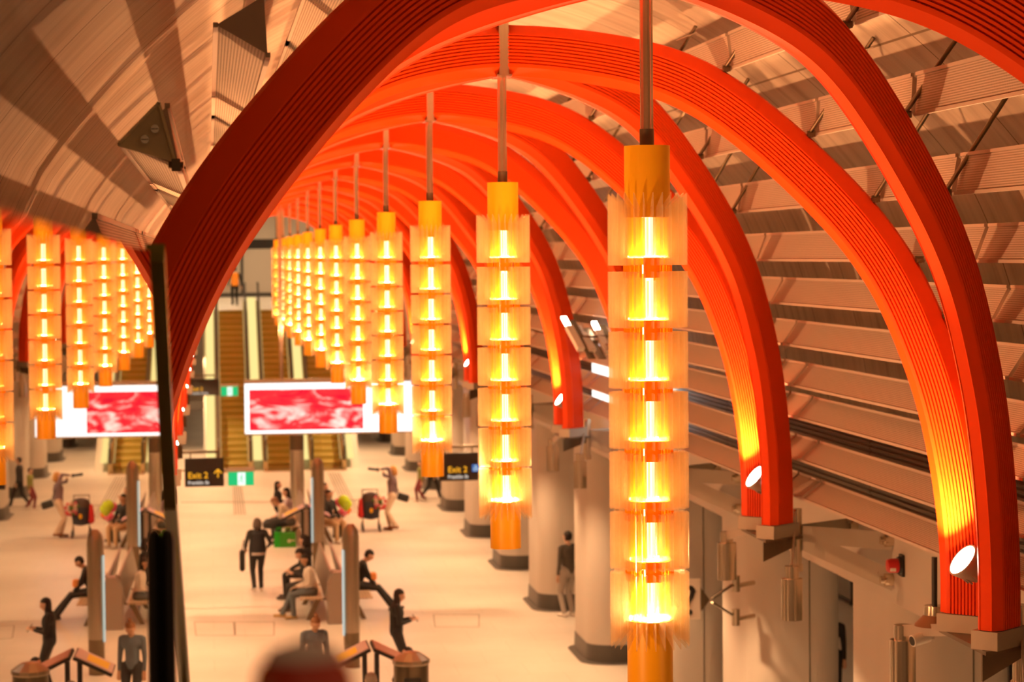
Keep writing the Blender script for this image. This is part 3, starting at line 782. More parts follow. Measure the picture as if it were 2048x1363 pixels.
# ------------------------------------------------------------ glass balustrade beside the camera, platform, near posts
GA, GT = .19, .009
def ong(px, py):
    q = ray(px, py); t = -GA/(q.x-GT*q.y); return Vector((q.x*t, q.y*t, EYE+q.z*t))
P = [Vector((-GA+GT*.5, .5, EYE+.045)), ong(315, 505), ong(340, 1000), ong(372, 1400), Vector((-GA+GT*.5, .5, EYE-1.6))]
t = thing('glass_balustrade', 'large reflecting glass balustrade panel beside the camera on the left', 'railing', (0, 0, 0))
m = MB(); m.prism(P, (-.012, 0, 0)); m.build('pane', M_GLASS, t)
M_EDGE = mat('glass_edge_green', (.24, .21, .03), .25)
m = MB(); 
for a, b in ((P[1], P[2]), (P[2], P[3])): m.bar(a+Vector((-.006, 0, 0)), b+Vector((-.006, 0, 0)), .050, .06)
m.build('edge', M_EDGE, t)
a = ong(331, 1018); a.x += .012
t = thing('balustrade_post', 'blurred black round-topped post against the glass at lower left', 'post', (a.x, a.y-.5, EYE-1.6))
h = a.z-(EYE-1.6); m = MB(); m.lathe([(.019, 0), (.019, h-.03), (.014, h-.008), (.003, h)], n=20); m.build('shaft', M_BLACK, t, True)
m = MB(); m.cyl((0, 0, 0), (0, 0, .02), .06, n=20); m.build('foot', M_STEEL, t, True)
b = MB(); b.box((-1.6, 2.6, EYE-1.75), (3.0, 12.8, .3)); b.box((3.0, -.6, EYE-1.75), (6.2, 6.4, .3)); struct('floor_platform', b, M_CONC)
# red knob close to the lens
p = at(607, 1300, 2.1)
t = thing('red_cap_post', 'blurred glossy red rounded cap on a grey post at the bottom edge', 'post', (p.x, p.y, EYE-1.6))
hh = p.z-(EYE-1.6)-.012
M_CAP = mat('red_gloss_cap', (.80, .05, .008), .12, coat=1)
m = MB(); m.lathe([(.046, hh-.09), (.047, hh-.03), (.042, hh-.005), (.030, hh+.010), (.012, hh+.016), (.001, hh+.017)], n=32); m.build('cap', M_CAP, t, True)
m = MB(); m.lathe([(.036, hh+.006), (.030, hh+.013), (.012, hh+.019), (.001, hh+.020)], n=24); m.build('painted_sheen', mat('sheen_pink', (.95, .80, .80), .4), t, True)  # pale disc imitates lights reflected in the glossy cap
m = MB(); m.lathe([(.040, 0), (.040, hh-.088), (.053, hh-.085), (.053, hh-.05), (.047, hh-.05)], n=28); m.build('post', M_STEEL, t, True)

M_FAR_FILL = emit('far_fill_glow', (1, .70, .40), 75)  # for lamps added to brighten the upper landing
# ------------------------------------------------------------ upper landing, end wall, escalators
ZU = EYE-2.0
b = MB(); b.box((2.35, 107.6, ZU-.25), (6.0, 32.6, .5)); struct('floor_upper', b, M_FLOOR)
b = MB(); b.box((2.5, 122, EYE/2+1.8), (24, .3, EYE+3.6)); struct('wall_far', b, mat('far_wall_panel', (.62, .52, .42), .5, noise_amt=.05, nscale=.6))
b = MB(); b.box((2.35, 121.82, ZU+.10), (6.0, .06, .2)); struct('baseboard_far', b, M_SKIRT)
b = MB(); b.box((2.5, 105.5, EYE+3.2), (24, 34, .2)); struct('ceiling_far', b, M_CONC)
b = MB(); b.box((2.5, 103, EYE+.55), (24, .5, .42)); struct('trim_3', b, M_BLACK)
for px, k in ((484, 0), (555, 1)):
    q = at(px, 540, 121.8); b = MB(); b.box((q.x, 121.82, EYE+.2), (.14, .05, 5.0)); tag(b.build('wall_joint', M_GREYD), f'dark vertical joint in the far beige wall {"left" if k == 0 else "right"} of the pale panel', 'joint', 'joints in the far wall')
for x in (-2.5, .8, 4.0, 7.2):
    for y in (96, 106, 116):
        t = thing('added_ceiling_light', f'added flat light over the far landing, {["leftmost", "left middle", "right middle", "rightmost"][round((x+2.5)/3.2)]} column, {["front", "middle", "back"][(y-96)//10]} row', 'light', (x, y, EYE+3.08), 0, 'added flat lights over the far landing')
        m = MB(); m.box((0, 0, 0), (1.3, .5, .05)); m.build('frame', M_WHITE, t)
        m = MB(); m.box((0, 0, -.03), (1.2, .42, .012)); m.build('diffuser', M_FAR_FILL, t)
M_ESTEP = mat('escalator_step', (.50, .42, .10), .4, .3)
M_ESKIRT = mat('escalator_skirt', (.62, .52, .28), .25, .9)
M_BAND = emit('escalator_deck_glow', (1, .75, .27), .9)
M_HAND = mat('handrail_rubber', (.03, .025, .02), .4)
M_EGLASS = m_glass('escalator_glass', (.93, .90, .70), .8)
EY1, EY2 = 82.3, 91.35
def slope(y): return 0 if y < EY1 else (ZU if y > EY2 else ZU*(y-EY1)/(EY2-EY1))
def esc(x1, x2, label):
    t = thing('escalator', label, 'escalator', ((x1+x2)/2, EY1, 0), 0, 'escalators up to the far landing')
    hw = (x2-x1)/2; n = 26; m = MB(); pts = []
    dy, dz = (EY2-EY1)/n, ZU/n
    pts.append((0, -.02)); y = 0
    for i in range(n):
        y = i*dy; pts += [(y, i*dz), (y+.02, i*dz+dz*.5), (y, (i+1)*dz-.03), (y+.02, (i+1)*dz)]
    pts += [(EY2-EY1, ZU), (EY2-EY1, ZU-.3), (.5, -.02)]
    m.prism([(-hw, y, z) for y, z in pts], (2*hw, 0, 0)); m.build('steps', M_ESTEP, t)
    for s in (-1, 1):
        X = s*(hw+.09)
        L = [(-.9, 0), (0, 0), (EY2-EY1, ZU), (EY2-EY1+1.2, ZU)]
        m = MB(); m.prism([(X-s*.07, y, z+.02) for y, z in L] + [(X-s*.07, y, z+.34) for y, z in reversed(L)], (s*.14, 0, 0)); m.build('skirt', M_ESKIRT, t)
        m = MB(); m.prism([(X, y, z+.34) for y, z in L] + [(X, y, z+1.0) for y, z in reversed(L)], (.012, 0, 0)); m.build('glass_side', M_EGLASS, t)
        m = MB(); H = [Vector((X, y, z+1.02)) for y, z in L]; 
        for a, b in zip(H, H[1:]): m.bar(a, b, .08, .04)
        m.bar(H[0], H[0]+Vector((0, -.12, -.2)), .08, .04); m.bar(H[0]+Vector((0, -.12, -.2)), H[0]+Vector((0, 0, -.7)), .08, .04)
        m.build('handrail', M_HAND, t)
        m = MB(); m.prism([(X-s*.075, y, z+.26) for y, z in L[1:3]] + [(X-s*.075, y, z+.31) for y, z in reversed(L[1:3])], (-s*.01, 0, 0)); m.build('glow_strip', M_BAND, t)
    m = MB(); m.box((0, -.75, .012), (2*hw+.3, 1.5, .024)); m.build('comb_plate', M_STEEL, t)
    return t
EX = [(.33, 1.23), (1.90, 2.80), (3.48, 4.38)]
for (x1, x2), l in zip(EX, ('left escalator of three, beside the exit signs', 'middle escalator of three, behind the glowing screen', 'right escalator of three, half behind the lantern row')):
    esc(x1, x2, l)
for k, (x, wd) in enumerate(((-.02, .30), (1.565, .30), (3.14, .30), (4.72, .2))):
    m = MB(); L = [(EY1-.3, 0), (EY1, .0), (EY2, ZU), (EY2+1.0, ZU)]
    m.prism([(x-wd/2, y, z+.30) for y, z in L] + [(x-wd/2, y, z+.46) for y, z in reversed(L)], (wd, 0, 0))
    tag(m.build('deck_light', M_BAND), f'bright sloping deck light {["left of the left escalator", "between the left and middle escalators", "between the middle and right escalators", "right of the right escalator"][k]}', 'light', 'glowing decks between the escalators')
b = MB(); b.prism([(-.25, EY1, 0), (-.25, EY2, ZU-.05), (-.25, EY2, 0)], (5.3, 0, 0)); struct('trim_4', b, M_CONC)

# ------------------------------------------------------------ hanging screen, its poles and post
YS = 65.0
a, b = at(488, 766, YS), at(828, 862, YS)
sx, sz = (a.x+b.x)/2, (a.z+b.z)/2; sw, sh = b.x-a.x, a.z-b.z
t = thing('display_screen', 'wide glowing white display with a red and white picture, hung before the escalators', 'screen', (sx, YS, sz))
m = MB(); m.box((0, .12, .03), (sw, .22, sh+.12)); m.build('casing', M_STEEL, t)
M_SCRW = emit('screen_white', (1, .95, .93), 1.4)
m = MB(); m.box((0, -.003, 0), (sw-.03, .02, sh-.03)); m.build('white_field', M_SCRW, t)
def m_pic():
    m = bpy.data.materials.new('red_silk_picture'); m.use_nodes = True; nt = m.node_tree; nt.nodes.clear(); L = nt.links.new
    tc = nt.nodes.new('ShaderNodeTexCoord'); mp = nt.nodes.new('ShaderNodeMapping'); mp.inputs['Scale'].default_value = (.55, 1, 1.5); mp.inputs['Rotation'].default_value = (0, .35, 0)
    n = nt.nodes.new('ShaderNodeTexNoise'); n.inputs['Scale'].default_value = 1.5; n.inputs['Detail'].default_value = 5; n.inputs['Distortion'].default_value = 1.8
    r = nt.nodes.new('ShaderNodeValToRGB'); e = r.color_ramp.elements
    e[0].position = .36; e[0].color = (.75, .01, .03, 1); e[1].position = .66; e[1].color = (1, .72, .62, 1); k = e.new(.5); k.color = (.95, .035, .04, 1)
    em = nt.nodes.new('ShaderNodeEmission'); em.inputs[1].default_value = 1.0; o = nt.nodes.new('ShaderNodeOutputMaterial')
    L(tc.outputs['Object'], mp.inputs[0]); L(mp.outputs[0], n.inputs['Vector']); L(n.outputs[0], r.inputs[0]); L(r.outputs[0], em.inputs[0]); L(em.outputs[0], o.inputs[0]); return m
pa, pb = at(498, 779, YS), at(727, 857, YS)
m = MB(); m.box(((pa.x+pb.x)/2-sx, -.018, (pa.z+pb.z)/2-sz), (pb.x-pa.x, .012, pa.z-pb.z)); m.build('picture', m_pic(), t)
for px, top in ((559, 395), (753, 330)):
    A = at(px, top, YS); zt = EYE + vault_z(min(3.9, abs(A.x-CX)))
    m = MB(); m.cyl((A.x-sx, .1, sh/2), (A.x-sx, .1, zt-sz-.02), .055, n=14); m.build('pole', M_STEEL, t, True)
q = at(594, 900, YS)
t = thing('screen_post', 'round dark steel post standing under the hanging screen', 'post', (q.x, YS+.1, 0))
m = MB(); m.cyl((0, 0, .02), (0, 0, sz-sh/2-.45), .19, n=28); m.build('shaft', M_STEEL, t, True)
m = MB(); m.cyl((0, 0, sz-sh/2-.45), (0, 0, sz-sh/2-.05), .192, n=28); m.build('collar', M_STEELD, t, True)

# ------------------------------------------------------------ exit signs
M_SIGN = mat('sign_charcoal', (.028, .022, .018), .5)
M_TXT = emit('sign_orange', (1, .42, .02), .9)
M_TXW = emit('sign_white', (1, .85, .7), .7)
M_GRN = emit('exit_green', (.03, .62, .20), .75)
M_EXW = emit('exit_white', (.85, 1, .88), 1.0)
M_BLUE = emit('access_blue', (.08, .20, .55), .6)
def exit_sign(x1, y1, x2, y2, Y, lines, label, arrow=False, access=False, small='Franklin St', side=-1, tx=.08):
    A, B = at(x1, y1, Y), at(x2, y2, Y); W_, H_ = B.x-A.x, A.z-B.z
    t = thing('exit_sign', label, 'sign', (A.x, Y, B.z))
    m = MB(); m.box((W_/2, .03, H_/2), (W_, .06, H_), bev=.01); m.build('board', M_SIGN, t)
    text_mesh(lines, H_*.30, Vector((W_*tx, -.003, H_*.30)), FACE, M_TXT, t, 'lettering')
    text_mesh(small, H_*.17, Vector((W_*tx, -.003, H_*.09)), FACE, M_TXW, t, 'street_name')
    if arrow:
        m = MB(); cx = W_*.85; zz = H_*.44
        m.bar((cx, -.004, zz-.13*H_), (cx, -.004, zz+.15*H_), .045*H_, .006, up=(0, 1, 0)); m.bar((cx, -.004, zz+.16*H_), (cx-.13*H_, -.004, zz+.02*H_), .045*H_, .006, up=(0, 1, 0)); m.bar((cx, -.004, zz+.16*H_), (cx+.13*H_, -.004, zz+.02*H_), .045*H_, .006, up=(0, 1, 0))
        m.build('arrow', M_TXT, t)
    if access:
        cx, zz = W_*.93, H_*.44
        m = MB(); m.box((cx, -.004, zz), (H_*.26, .006, H_*.26)); ic = m.build('access_symbol', M_BLUE, t)
        m = MB(); m.cyl((cx, -.008, zz+.085*H_), (cx, -.012, zz+.085*H_), .018*H_, n=10); m.bar((cx, -.01, zz+.07*H_), (cx, -.01, zz), .014*H_, .004, up=(0, 1, 0)); m.bar((cx, -.01, zz), (cx+.06*H_, -.01, zz), .014*H_, .004, up=(0, 1, 0)); m.bar((cx+.06*H_, -.01, zz), (cx+.08*H_, -.01, zz-.06*H_), .014*H_, .004, up=(0, 1, 0))
        for i in range(10):
            a1, a2 = 2.2+i*.42, 2.2+(i+1)*.42
            m.bar((cx-.01*H_+.06*H_*math.cos(a1), -.01, zz-.03*H_+.06*H_*math.sin(a1)), (cx-.01*H_+.06*H_*math.cos(a2), -.01, zz-.03*H_+.06*H_*math.sin(a2)), .012*H_, .004, up=(0, 1, 0))
        m.build('figure', M_EXW, ic)
    zb = EYE-3.0
    return t, W_, H_, A, B
def hang(t, W_, H_, A, B, side):
    # flat arm out from the beam and two drop rods
    xw = CX+side*4.24; m = MB(); z = H_+.12
    m.bar((xw-A.x, .03, z), (W_*(.15 if side > 0 else .85), .03, z), .05, .05)
    for f_ in (.15, .85): m.cyl((W_*f_, .03, H_), (W_*f_, .03, z), .014, n=8)
    m.build('hanger', M_STEELD, t)
r = exit_sign(369, 916, 448, 972, 49.5, 'Exit 2', 'charcoal exit sign with an orange up arrow, hung at left above the green exit sign', arrow=True); hang(*r, -1)
r = exit_sign(376, 758, 439, 790, 80.4, 'Exit 2', 'farther charcoal exit sign hung at left in front of the left escalator', small="Franklin Street", tx=.1); hang(*r, -1)
r = exit_sign(878, 905, 957, 960, 49.5, 'Exit 2', 'charcoal exit sign with a blue access symbol, hung on the right behind the lanterns', access=True, side=1, tx=.22); hang(*r, 1)
def running(x1, y1, x2, y2, Y, label, side=-1):
    A, B = at(x1, y1, Y), at(x2, y2, Y); W_, H_ = B.x-A.x, A.z-B.z
    t = thing('emergency_exit_sign', label, 'sign', (A.x, Y, B.z), 0, 'green emergency exit signs')
    m = MB(); m.box((W_/2, .03, H_/2), (W_, .05, H_)); m.build('green_box', M_GRN, t)
    m = MB(); m.box((W_*.52, .0, H_/2), (W_*.30, .012, H_*.94)); p_ = m.build('white_panel', M_EXW, t)
    c = Vector((W_*.52, -.012, H_*.5)); k = H_; m = MB()
    m.cyl(c+Vector((.03*k, 0, .28*k)), c+Vector((.03*k, -.004, .28*k)), .06*k, n=10)
    for a_, b_ in (((0, .2), (-.04, -.05)), ((0, .15), (.13, .02)), ((0, .17), (-.14, .10)), ((-.04, -.05), (.10, -.16)), ((.10, -.16), (.06, -.34)), ((-.04, -.05), (-.14, -.22)), ((-.14, -.22), (-.20, -.24))):
        m.bar(c+Vector((a_[0]*k, 0, a_[1]*k)), c+Vector((b_[0]*k, 0, b_[1]*k)), .05*k, .004, up=(0, 1, 0))
    m.build('running_figure', M_GRN, p_)
    m = MB(); m.box((W_/2, .04, H_+.05), (W_*1.1, .09, .07)); m.bar((-.05*W_, .04, H_+.05), (CX-4.24-A.x, .04, H_+.05), .04); m.build('hanger', M_STEEL, t)
running(456, 944, 508, 970, 49.9, 'green emergency exit sign with a running figure, nearer one right of the arrow sign')
running(442, 773, 476, 791, 80.8, 'green emergency exit sign, farther one in front of the left escalator')

# ------------------------------------------------------------ floor inlays
M_TACT = mat('tactile_inlay', (.24, .19, .14), .5)
def tact(pts, label, n=5, sp=1.0):
    A, B, C, D = [gnd(*p) for p in pts]     # near-left, near-right, far-right, far-left
    t = thing('tactile_strip', label, 'paving', (0, 0, 0), 0, 'tactile guide strips in the floor')
    for i in range(n):
        k = (i+.5)/n; p = A.lerp(B, k); q = D.lerp(C, k); m = MB(); m.bar(p+Vector((0, 0, .004)), q+Vector((0, 0, .004)), .035, .008, up=(0, 0, 1)); m.build('bar', M_TACT, t)
tact([(467, 1028), (493, 1028), (484, 972), (465, 972)], 'five dark guide lines in the floor at left near the green exit sign')
tact([(690, 1025), (722, 1025), (680, 945), (655, 945)], 'slanting dark guide lines in the floor right of the screen post')
for x1, y1, x2, y2, k in ((362, 1004, 590, 1003, 0), (650, 1001, 905, 995, 1)):
    A, B = gnd(x1, y1), gnd(x2, y2); m = MB(); m.bar(A+Vector((0, 0, .003)), B+Vector((0, 0, .003)), .16, .006); tag(m.build('floor_drain', M_TACT), f'dark slot drain across the floor on the {["left", "right"][k]} of the totems', 'drain', 'slot drains in the floor')
for k, (x1, x2) in enumerate(((392, 470), (470, 548), (870, 958))):
    P = [gnd(x1, 1270 if k < 2 else 1253), gnd(x2, 1270 if k < 2 else 1253), gnd(x2, 1243 if k < 2 else 1228), gnd(x1-3, 1243 if k < 2 else 1228)]
    m = MB()
    for i in range(4): m.bar(P[i]+Vector((0, 0, .002)), P[(i+1) % 4]+Vector((0, 0, .002)), .02, .004)
    tag(m.build('floor_hatch', M_TACT), ['left', 'middle', 'right'][k]+' rectangular access hatch outline in the pale floor', 'hatch', 'access hatch outlines')

# ------------------------------------------------------------ totems, kiosks, bin, benches on the centre line
M_TSTRIP = emit('totem_strip', (.80, .86, .78), .62)
M_TOT = mat('totem_bronze', (.40, .32, .24), .3, .85, noise_amt=.1, nscale=2, stretch=(20, 20, .4))
def totem(px, ytop, Y, wpx, label, hbase=.62):
    q = at(px, ytop, Y); R_ = wpx*Y/FPX/2
    t = thing('totem', label, 'post', (q.x, Y, 0), 0, 'round bronze totem posts on the centre line')
    m = MB(); m.cyl((0, 0, 0), (0, 0, hbase), R_*.97, n=28); m.build('base', M_STEELD, t, True)
    m = MB(); m.lathe([(R_, hbase), (R_, q.z-.22), (R_*.8, q.z-.08), (R_*.35, q.z), (.01, q.z)], n=28); m.build('shaft', M_TOT, t, True)
    m = MB(); m.box((-R_*1.0, -.05, q.z-1.2), (.03, .10, 1.5)); m.build('glow_strip', M_TSTRIP, t)
totem(635, 915, 55.5, 25, 'farther bronze totem post with a pale light strip, between the two benches')
totem(701, 1047, 42.0, 33, 'nearer bronze totem post with a pale light strip, beside the near bench')
def kiosk(px, py, Y, label, w_=.72):
    q = at(px, py, Y); h = q.z
    t = thing('map_stand', label, 'stand', (q.x, Y, 0), 0, 'black map stands with sloping boards')
    m = MB()
    for x in (-.09, .09): m.box((x, 0, h/2-.05), (.07, .12, h-.1))
    m.build('post', M_BLACK, t)
    for s in (-1, 1):
        m = MB(); R = Matrix.Rotation(s*math.radians(26), 3, 'Y'); c = Vector((s*.30, 0, h-.13)); m.box(c, (.62, .80, .05), R); f_ = m.build('board', M_BLACK, t)
        m = MB(); m.box(c+R@Vector((0, 0, .032)), (.58, .76, .014), R); b_ = m.build('map_sheet', mat('map_sheet%d%s' % (s+1, int(Y)), (.70, .52, .50) if s < 0 else (.55, .25, .18), .4), f_)
        if s < 0:
            m = MB(); m.box(c+R@Vector((-.05, -.02, .042)), (.34, .5, .006), R); b2 = m.build('yellow_block', mat('map_yellow%d' % int(Y), (.95, .62, .02), .4), f_)
    m = MB(); m.box((0, 0, .02), (.5, .5, .04)); m.build('foot', M_BLACK, t)
kiosk(741, 1291, 35.5, 'near black map stand with sloping boards and a yellow block, left of the bin')
kiosk(612, 1012, 58.2, 'far black map stand with a yellow sloping board behind the far totem')
q = at(822, 1300, 33.5)
t = thing('litter_bin', 'round bronze litter bin with a faceted domed lid at the bottom edge', 'bin', (q.x, 33.5, 0))
r_ = 76*33.5/FPX/2; h = at(822, 1327, 33.5).z
m = MB(); m.cyl((0, 0, 0), (0, 0, h), r_*.93, n=32); m.build('body', mat('bin_bronze', (.16, .12, .08), .3, .9), t, True)
m = MB(); m.lathe([(r_*.95, h), (r_, h+.02), (r_*.99, h+.07), (r_*.45, h+.17), (.01, h+.19)], n=12); m.build('lid', M_TOT, t)
m = MB(); m.box((0, -r_*.92, h-.22), (.24, .03, .12)); m.build('slot', M_BLACK, t)
M_SEAT = mat('bench_slats', (.62, .46, .30), .45)
M_BEND = mat('bench_end', (.36, .29, .24), .4, .5)
def bench(Yn, Yf, label, x=2.42):
    t = thing('bench', label, 'bench', (x, Yn, 0), 0, 'back to back benches on the centre line'); L = Yf-Yn
    m = MB(); m.prism([(-.20, 0, 0), (.20, 0, 0), (.20, 0, .80), (.08, 0, 1.02), (-.08, 0, 1.02), (-.20, 0, .80)], (0, .35, 0)); m.build('end_block', M_BEND, t)
    for s in (-1, 1):
        m = MB()
        for k in range(7): m.box((s*(.30+k*.065), L/2+.2, .445), (.048, L-.4, .03))
        m.build('seat', M_SEAT, t)
        m = MB(); m.prism([(s*.24, .36, .47), (s*.13, .36, 1.0), (s*.09, .36, 1.0), (s*.20, .36, .47)], (0, L-.4, 0)); m.build('backrest', M_BEND, t)
        for k in range(3):
            y = .6+k*(L-.9)/2; m = MB(); m.prism([(s*.50, y, 0), (s*.60, y, 0), (s*.40, y, .43), (s*.28, y, .43)], (0, .06, 0)); m.box((s*.38, y+.03, .415), (.5, .06, .03)); m.build('leg', M_STEELD, t)
bench(47.0, 52.2, 'near back to back bench where the person in a white sweater sits')
bench(59.8, 64.4, 'far back to back bench beside the bright green shopping bags')
# ------------------------------------------------------------ people
_pm = {}
def cm(name, col, rough=.8):
    if name not in _pm: _pm[name] = mat(name, col, rough, noise_amt=.12, nscale=9)
    return _pm[name]
BLK = (.018, .016, .015)
SKIN = {'light': (.62, .36, .24), 'mid': (.48, .26, .15), 'pale': (.70, .44, .32)}
def ik(a, t, l1, l2, pole):
    d = t-a; L = min(d.length, (l1+l2)*.995); d.normalize(); t = a+d*L
    c = (l1*l1 + L*L - l2*l2)/(2*l1*L); c = max(-1, min(1, c)); s_ = math.sqrt(1-c*c)
    pp = pole - d*pole.dot(d); pp.normalize()
    return a + d*l1*c + pp*l1*s_, t
def person(label, loc, rz, H=1.68, pose='stand', skin='light', top=('black_top', BLK), bottom=('black_trousers', BLK), shoe=('dark_shoes', (.05, .04, .035)),
           hair=('dark_hair', (.02, .013, .010)), hl='short', hands=None, lean=0, nod=0, headyaw=0, stride=0, shorts=False, extra=None, bun=False, hat=None, wide=1.0, legs=None):
    k = H/1.70
    t = thing('person', label, 'person', loc, rz)
    V = Vector; B = []          # bones: p, q, r1, r2, material id
    sit = pose == 'sit'
    pz = .57 if sit else .93
    pel = V((0, 0, pz))
    Rl = Matrix.Rotation(-lean, 3, 'X')
    up = lambda x, y, z: pel + Rl @ V((x, y, z-.93))
    chest = up(0, .01, 1.26); neck = up(0, 0, 1.43); waist = up(0, .0, 1.06)
    Rh = Rl @ Matrix.Rotation(-nod, 3, 'X') @ Matrix.Rotation(headyaw, 3, 'Z')
    head = neck + Rh @ V((0, .025, .135))
    SK, TP, BT, SH = 0, 1, 2, 3
    B += [(pel+V((0, 0, .0)), waist, .125*wide, .120*wide, TP), (waist, chest, .120*wide, .130*wide, TP), (up(-.07, 0, 1.30), up(.07, 0, 1.30), .115, .115, TP), (up(-.15, 0, 1.375), up(.15, 0, 1.375), .062, .062, TP),
          (neck-V((0, 0, .04)), neck+Rh@V((0, .01, .06)), .052, .048, SK), (pel+V((-.06, 0, -.03)), pel+V((.06, 0, -.03)), .112*wide, .112*wide, BT)]
    # head
    B += [(head+Rh@V((0, -.012, .025)), head+Rh@V((0, .012, .02)), .084, .082, SK), (head+Rh@V((0, .02, -.03)), head+Rh@V((0, .035, -.062)), .062, .040, SK),
          (head+Rh@V((0, .088, .012)), head+Rh@V((0, .102, -.018)), .009, .014, SK)]
    for s in (-1, 1): B.append((head+Rh@V((s*.082, -.005, .015)), head+Rh@V((s*.084, -.008, -.02)), .013, .011, SK))
    # legs
    for i, s in enumerate((-1, 1)):
        hip = pel + V((s*.095, 0, -.02))
        if sit:
            kn, an = (legs[i] if legs else (V((s*.13, .43, .50)), V((s*.12, .42, .085))))
            kn = V(kn); an = V(an)
        else:
            an = V((s*.10, s*stride*.30, .085 + (.05 if s*stride < 0 else 0))); kn, an = ik(hip, an, .44, .43, V((0, 1, 0)))
        td = V((an.x-kn.x, 0, 0)); toe = an + V((s*.03, .16, -.045))
        lm = SK if shorts else BT
        if shorts:
            mid = hip.lerp(kn, .45); B += [(hip, mid, .098*wide, .088, BT), (mid, kn, .078, .055, SK), (kn, an, .055, .036, SK)]
        else:
            B += [(hip, kn, .098*wide, .066, BT), (kn, an, .066, .052, BT)]
        B += [(an+V((0, -.04, -.045)), toe, .042, .036, SH), (an, an+V((0, 0, -.03)), .042, .045, SH)]
    # arms
    hd = hands or [(-.22, .05, .80), (.22, .05, .80)]
    wr = []
    for i, s in enumerate((-1, 1)):
        sh = up(s*.185, 0, 1.365); h = V(hd[i]); h = pel + Rl @ V((h.x, h.y, h.z-.93))
        el, w_ = ik(sh, h, .29, .26, Rl @ V((s*.45, -1.0, -.6)))
        B += [(sh, el, .056, .044, TP), (el, w_.lerp(el, .12), .043, .031, TP), (w_.lerp(el, .14), w_, .027, .025, SK)]
        d = (w_-el).normalized(); sd = d.cross(V((0, 0, 1)))
        if sd.length < .1: sd = V((0, 1, 0))
        sd.normalize(); nn = sd.cross(d).normalized()
        B += [(w_-sd*.014, w_+d*.075-sd*.022, .019, .015, SK), (w_+sd*.014, w_+d*.075+sd*.022, .019, .015, SK)]
        for f_, (o_, ln) in enumerate(((-.030, .060), (-.010, .074), (.010, .070), (.029, .052))):
            b0 = w_+d*.080+sd*o_; b1 = b0 + d*ln*.55 - nn*.008; b2 = b1 + d*ln*.38 - nn*.022
            B += [(b0, b1, .0095, .009, SK), (b1, b2, .009, .008, SK)]
        b0 = w_+d*.025+sd*(-s)*.030; B += [(b0, b0+d*.035+sd*(-s)*.030, .012, .010, SK), (b0+d*.035+sd*(-s)*.030, b0+d*.060+sd*(-s)*.032-nn*.01, .010, .0085, SK)]
        wr.append(w_+d*.08)
    m = MB()
    for p, q, r1, r2, _ in B:
        if (q-p).length > 1e-4: m.cyl(p, q, r1, r2, n=12)
        m.ball(p, r1*1.001, n=12); m.ball(q, r2*1.001, n=12)
    o = m.build('body', [cm('skin_'+skin, SKIN[skin], .55), cm(*top), cm(*bottom), cm(*shoe)], t)
    md = o.modifiers.new('r', 'REMESH'); md.mode = 'VOXEL'; md.voxel_size = .0135; md.use_smooth_shade = True
    md2 = o.modifiers.new('s', 'SMOOTH'); md2.iterations = 2; md2.factor = .5
    bpy.context.view_layer.update()
    me = bpy.data.meshes.new_from_object(o.evaluated_get(bpy.context.evaluated_depsgraph_get()))
    o.modifiers.clear(); old = o.data; o.data = me; bpy.data.meshes.remove(old); me.name = 'body'
    n = len(me.polygons); C = np.empty(n*3); me.polygons.foreach_get('center', C); C = C.reshape(-1, 3)
    best = np.full(n, 9.); mid = np.zeros(n, int)
    for p, q, r1, r2, im in B:
        p_, q_ = np.array(p), np.array(q); d = q_-p_; L2 = max(1e-9, d@d); tt = np.clip((C-p_)@d/L2, 0, 1)
        ds = np.linalg.norm(C-(p_+tt[:, None]*d), axis=1) - (r1+(r2-r1)*tt); u = ds < best; best[u] = ds[u]; mid[u] = im
    me.materials.clear()
    for mm in (cm('skin_'+skin, SKIN[skin], .55), cm(*top), cm(*bottom), cm(*shoe)): me.materials.append(mm)
    me.polygons.foreach_set('material_index', mid.astype(np.int32)); me.shade_smooth()
    # hair
    m = MB(); hm = cm(*hair)
    c = head + Rh@V((0, -.014, .032))
    prof = []
    R3 = Rh @ Matrix.Diagonal(V((.93, 1.06, 1.0)))
    m.lathe([(.092*math.sin(a), .094*math.cos(a)) for a in [PI*j/14 for j in range(1, 8)]][::-1] + [(.001, .096)], c+Rh@V((0, -.006, .004)), 20, R3 @ Matrix.Rotation(.35, 3, 'X'))
    m.lathe([(.055, -.085), (.082, -.05), (.090, 0), (.088, .03), (.05, .05)], c+Rh@V((0, -.026, -.005)), 18, Rh @ Matrix.Diagonal(V((.92, .80, 1))))
    if hl == 'long':
        m.lathe([(.02, -.40), (.075, -.34), (.10, -.18), (.098, -.02), (.07, .06)], c+Rh@V((0, -.045, -.01)), 18, Rl @ Matrix.Diagonal(V((.98, .62, 1))))
    if hl == 'bob':
        m.lathe([(.07, -.16), (.105, -.12), (.104, -.02), (.07, .06)], c+Rh@V((0, -.03, .0)), 18, Rl @ Matrix.Diagonal(V((1, .85, 1))))
    if bun: m.ball(c+Rh@V((0, -.03, .115)), .040, 12)
    m.build('hair', hm, t, True)
    m = MB()
    for s in (-1, 1): m.ball(head+Rh@V((s*.031, .082, .020)), .0085, 8)
    m.box(head+Rh@V((0, .078, -.048)), (.042, .012, .006), Rh); m.build('face_features', cm('dark_features', (.10, .03, .025), .5), t)
    if extra: extra(t, dict(up=up, head=head, Rh=Rh, Rl=Rl, wr=wr, pel=pel, neck=neck))
    t.scale = (k, k, k)
    return t, [t.location + Matrix.Rotation(rz, 3, 'Z') @ (w_*k) for w_ in wr]
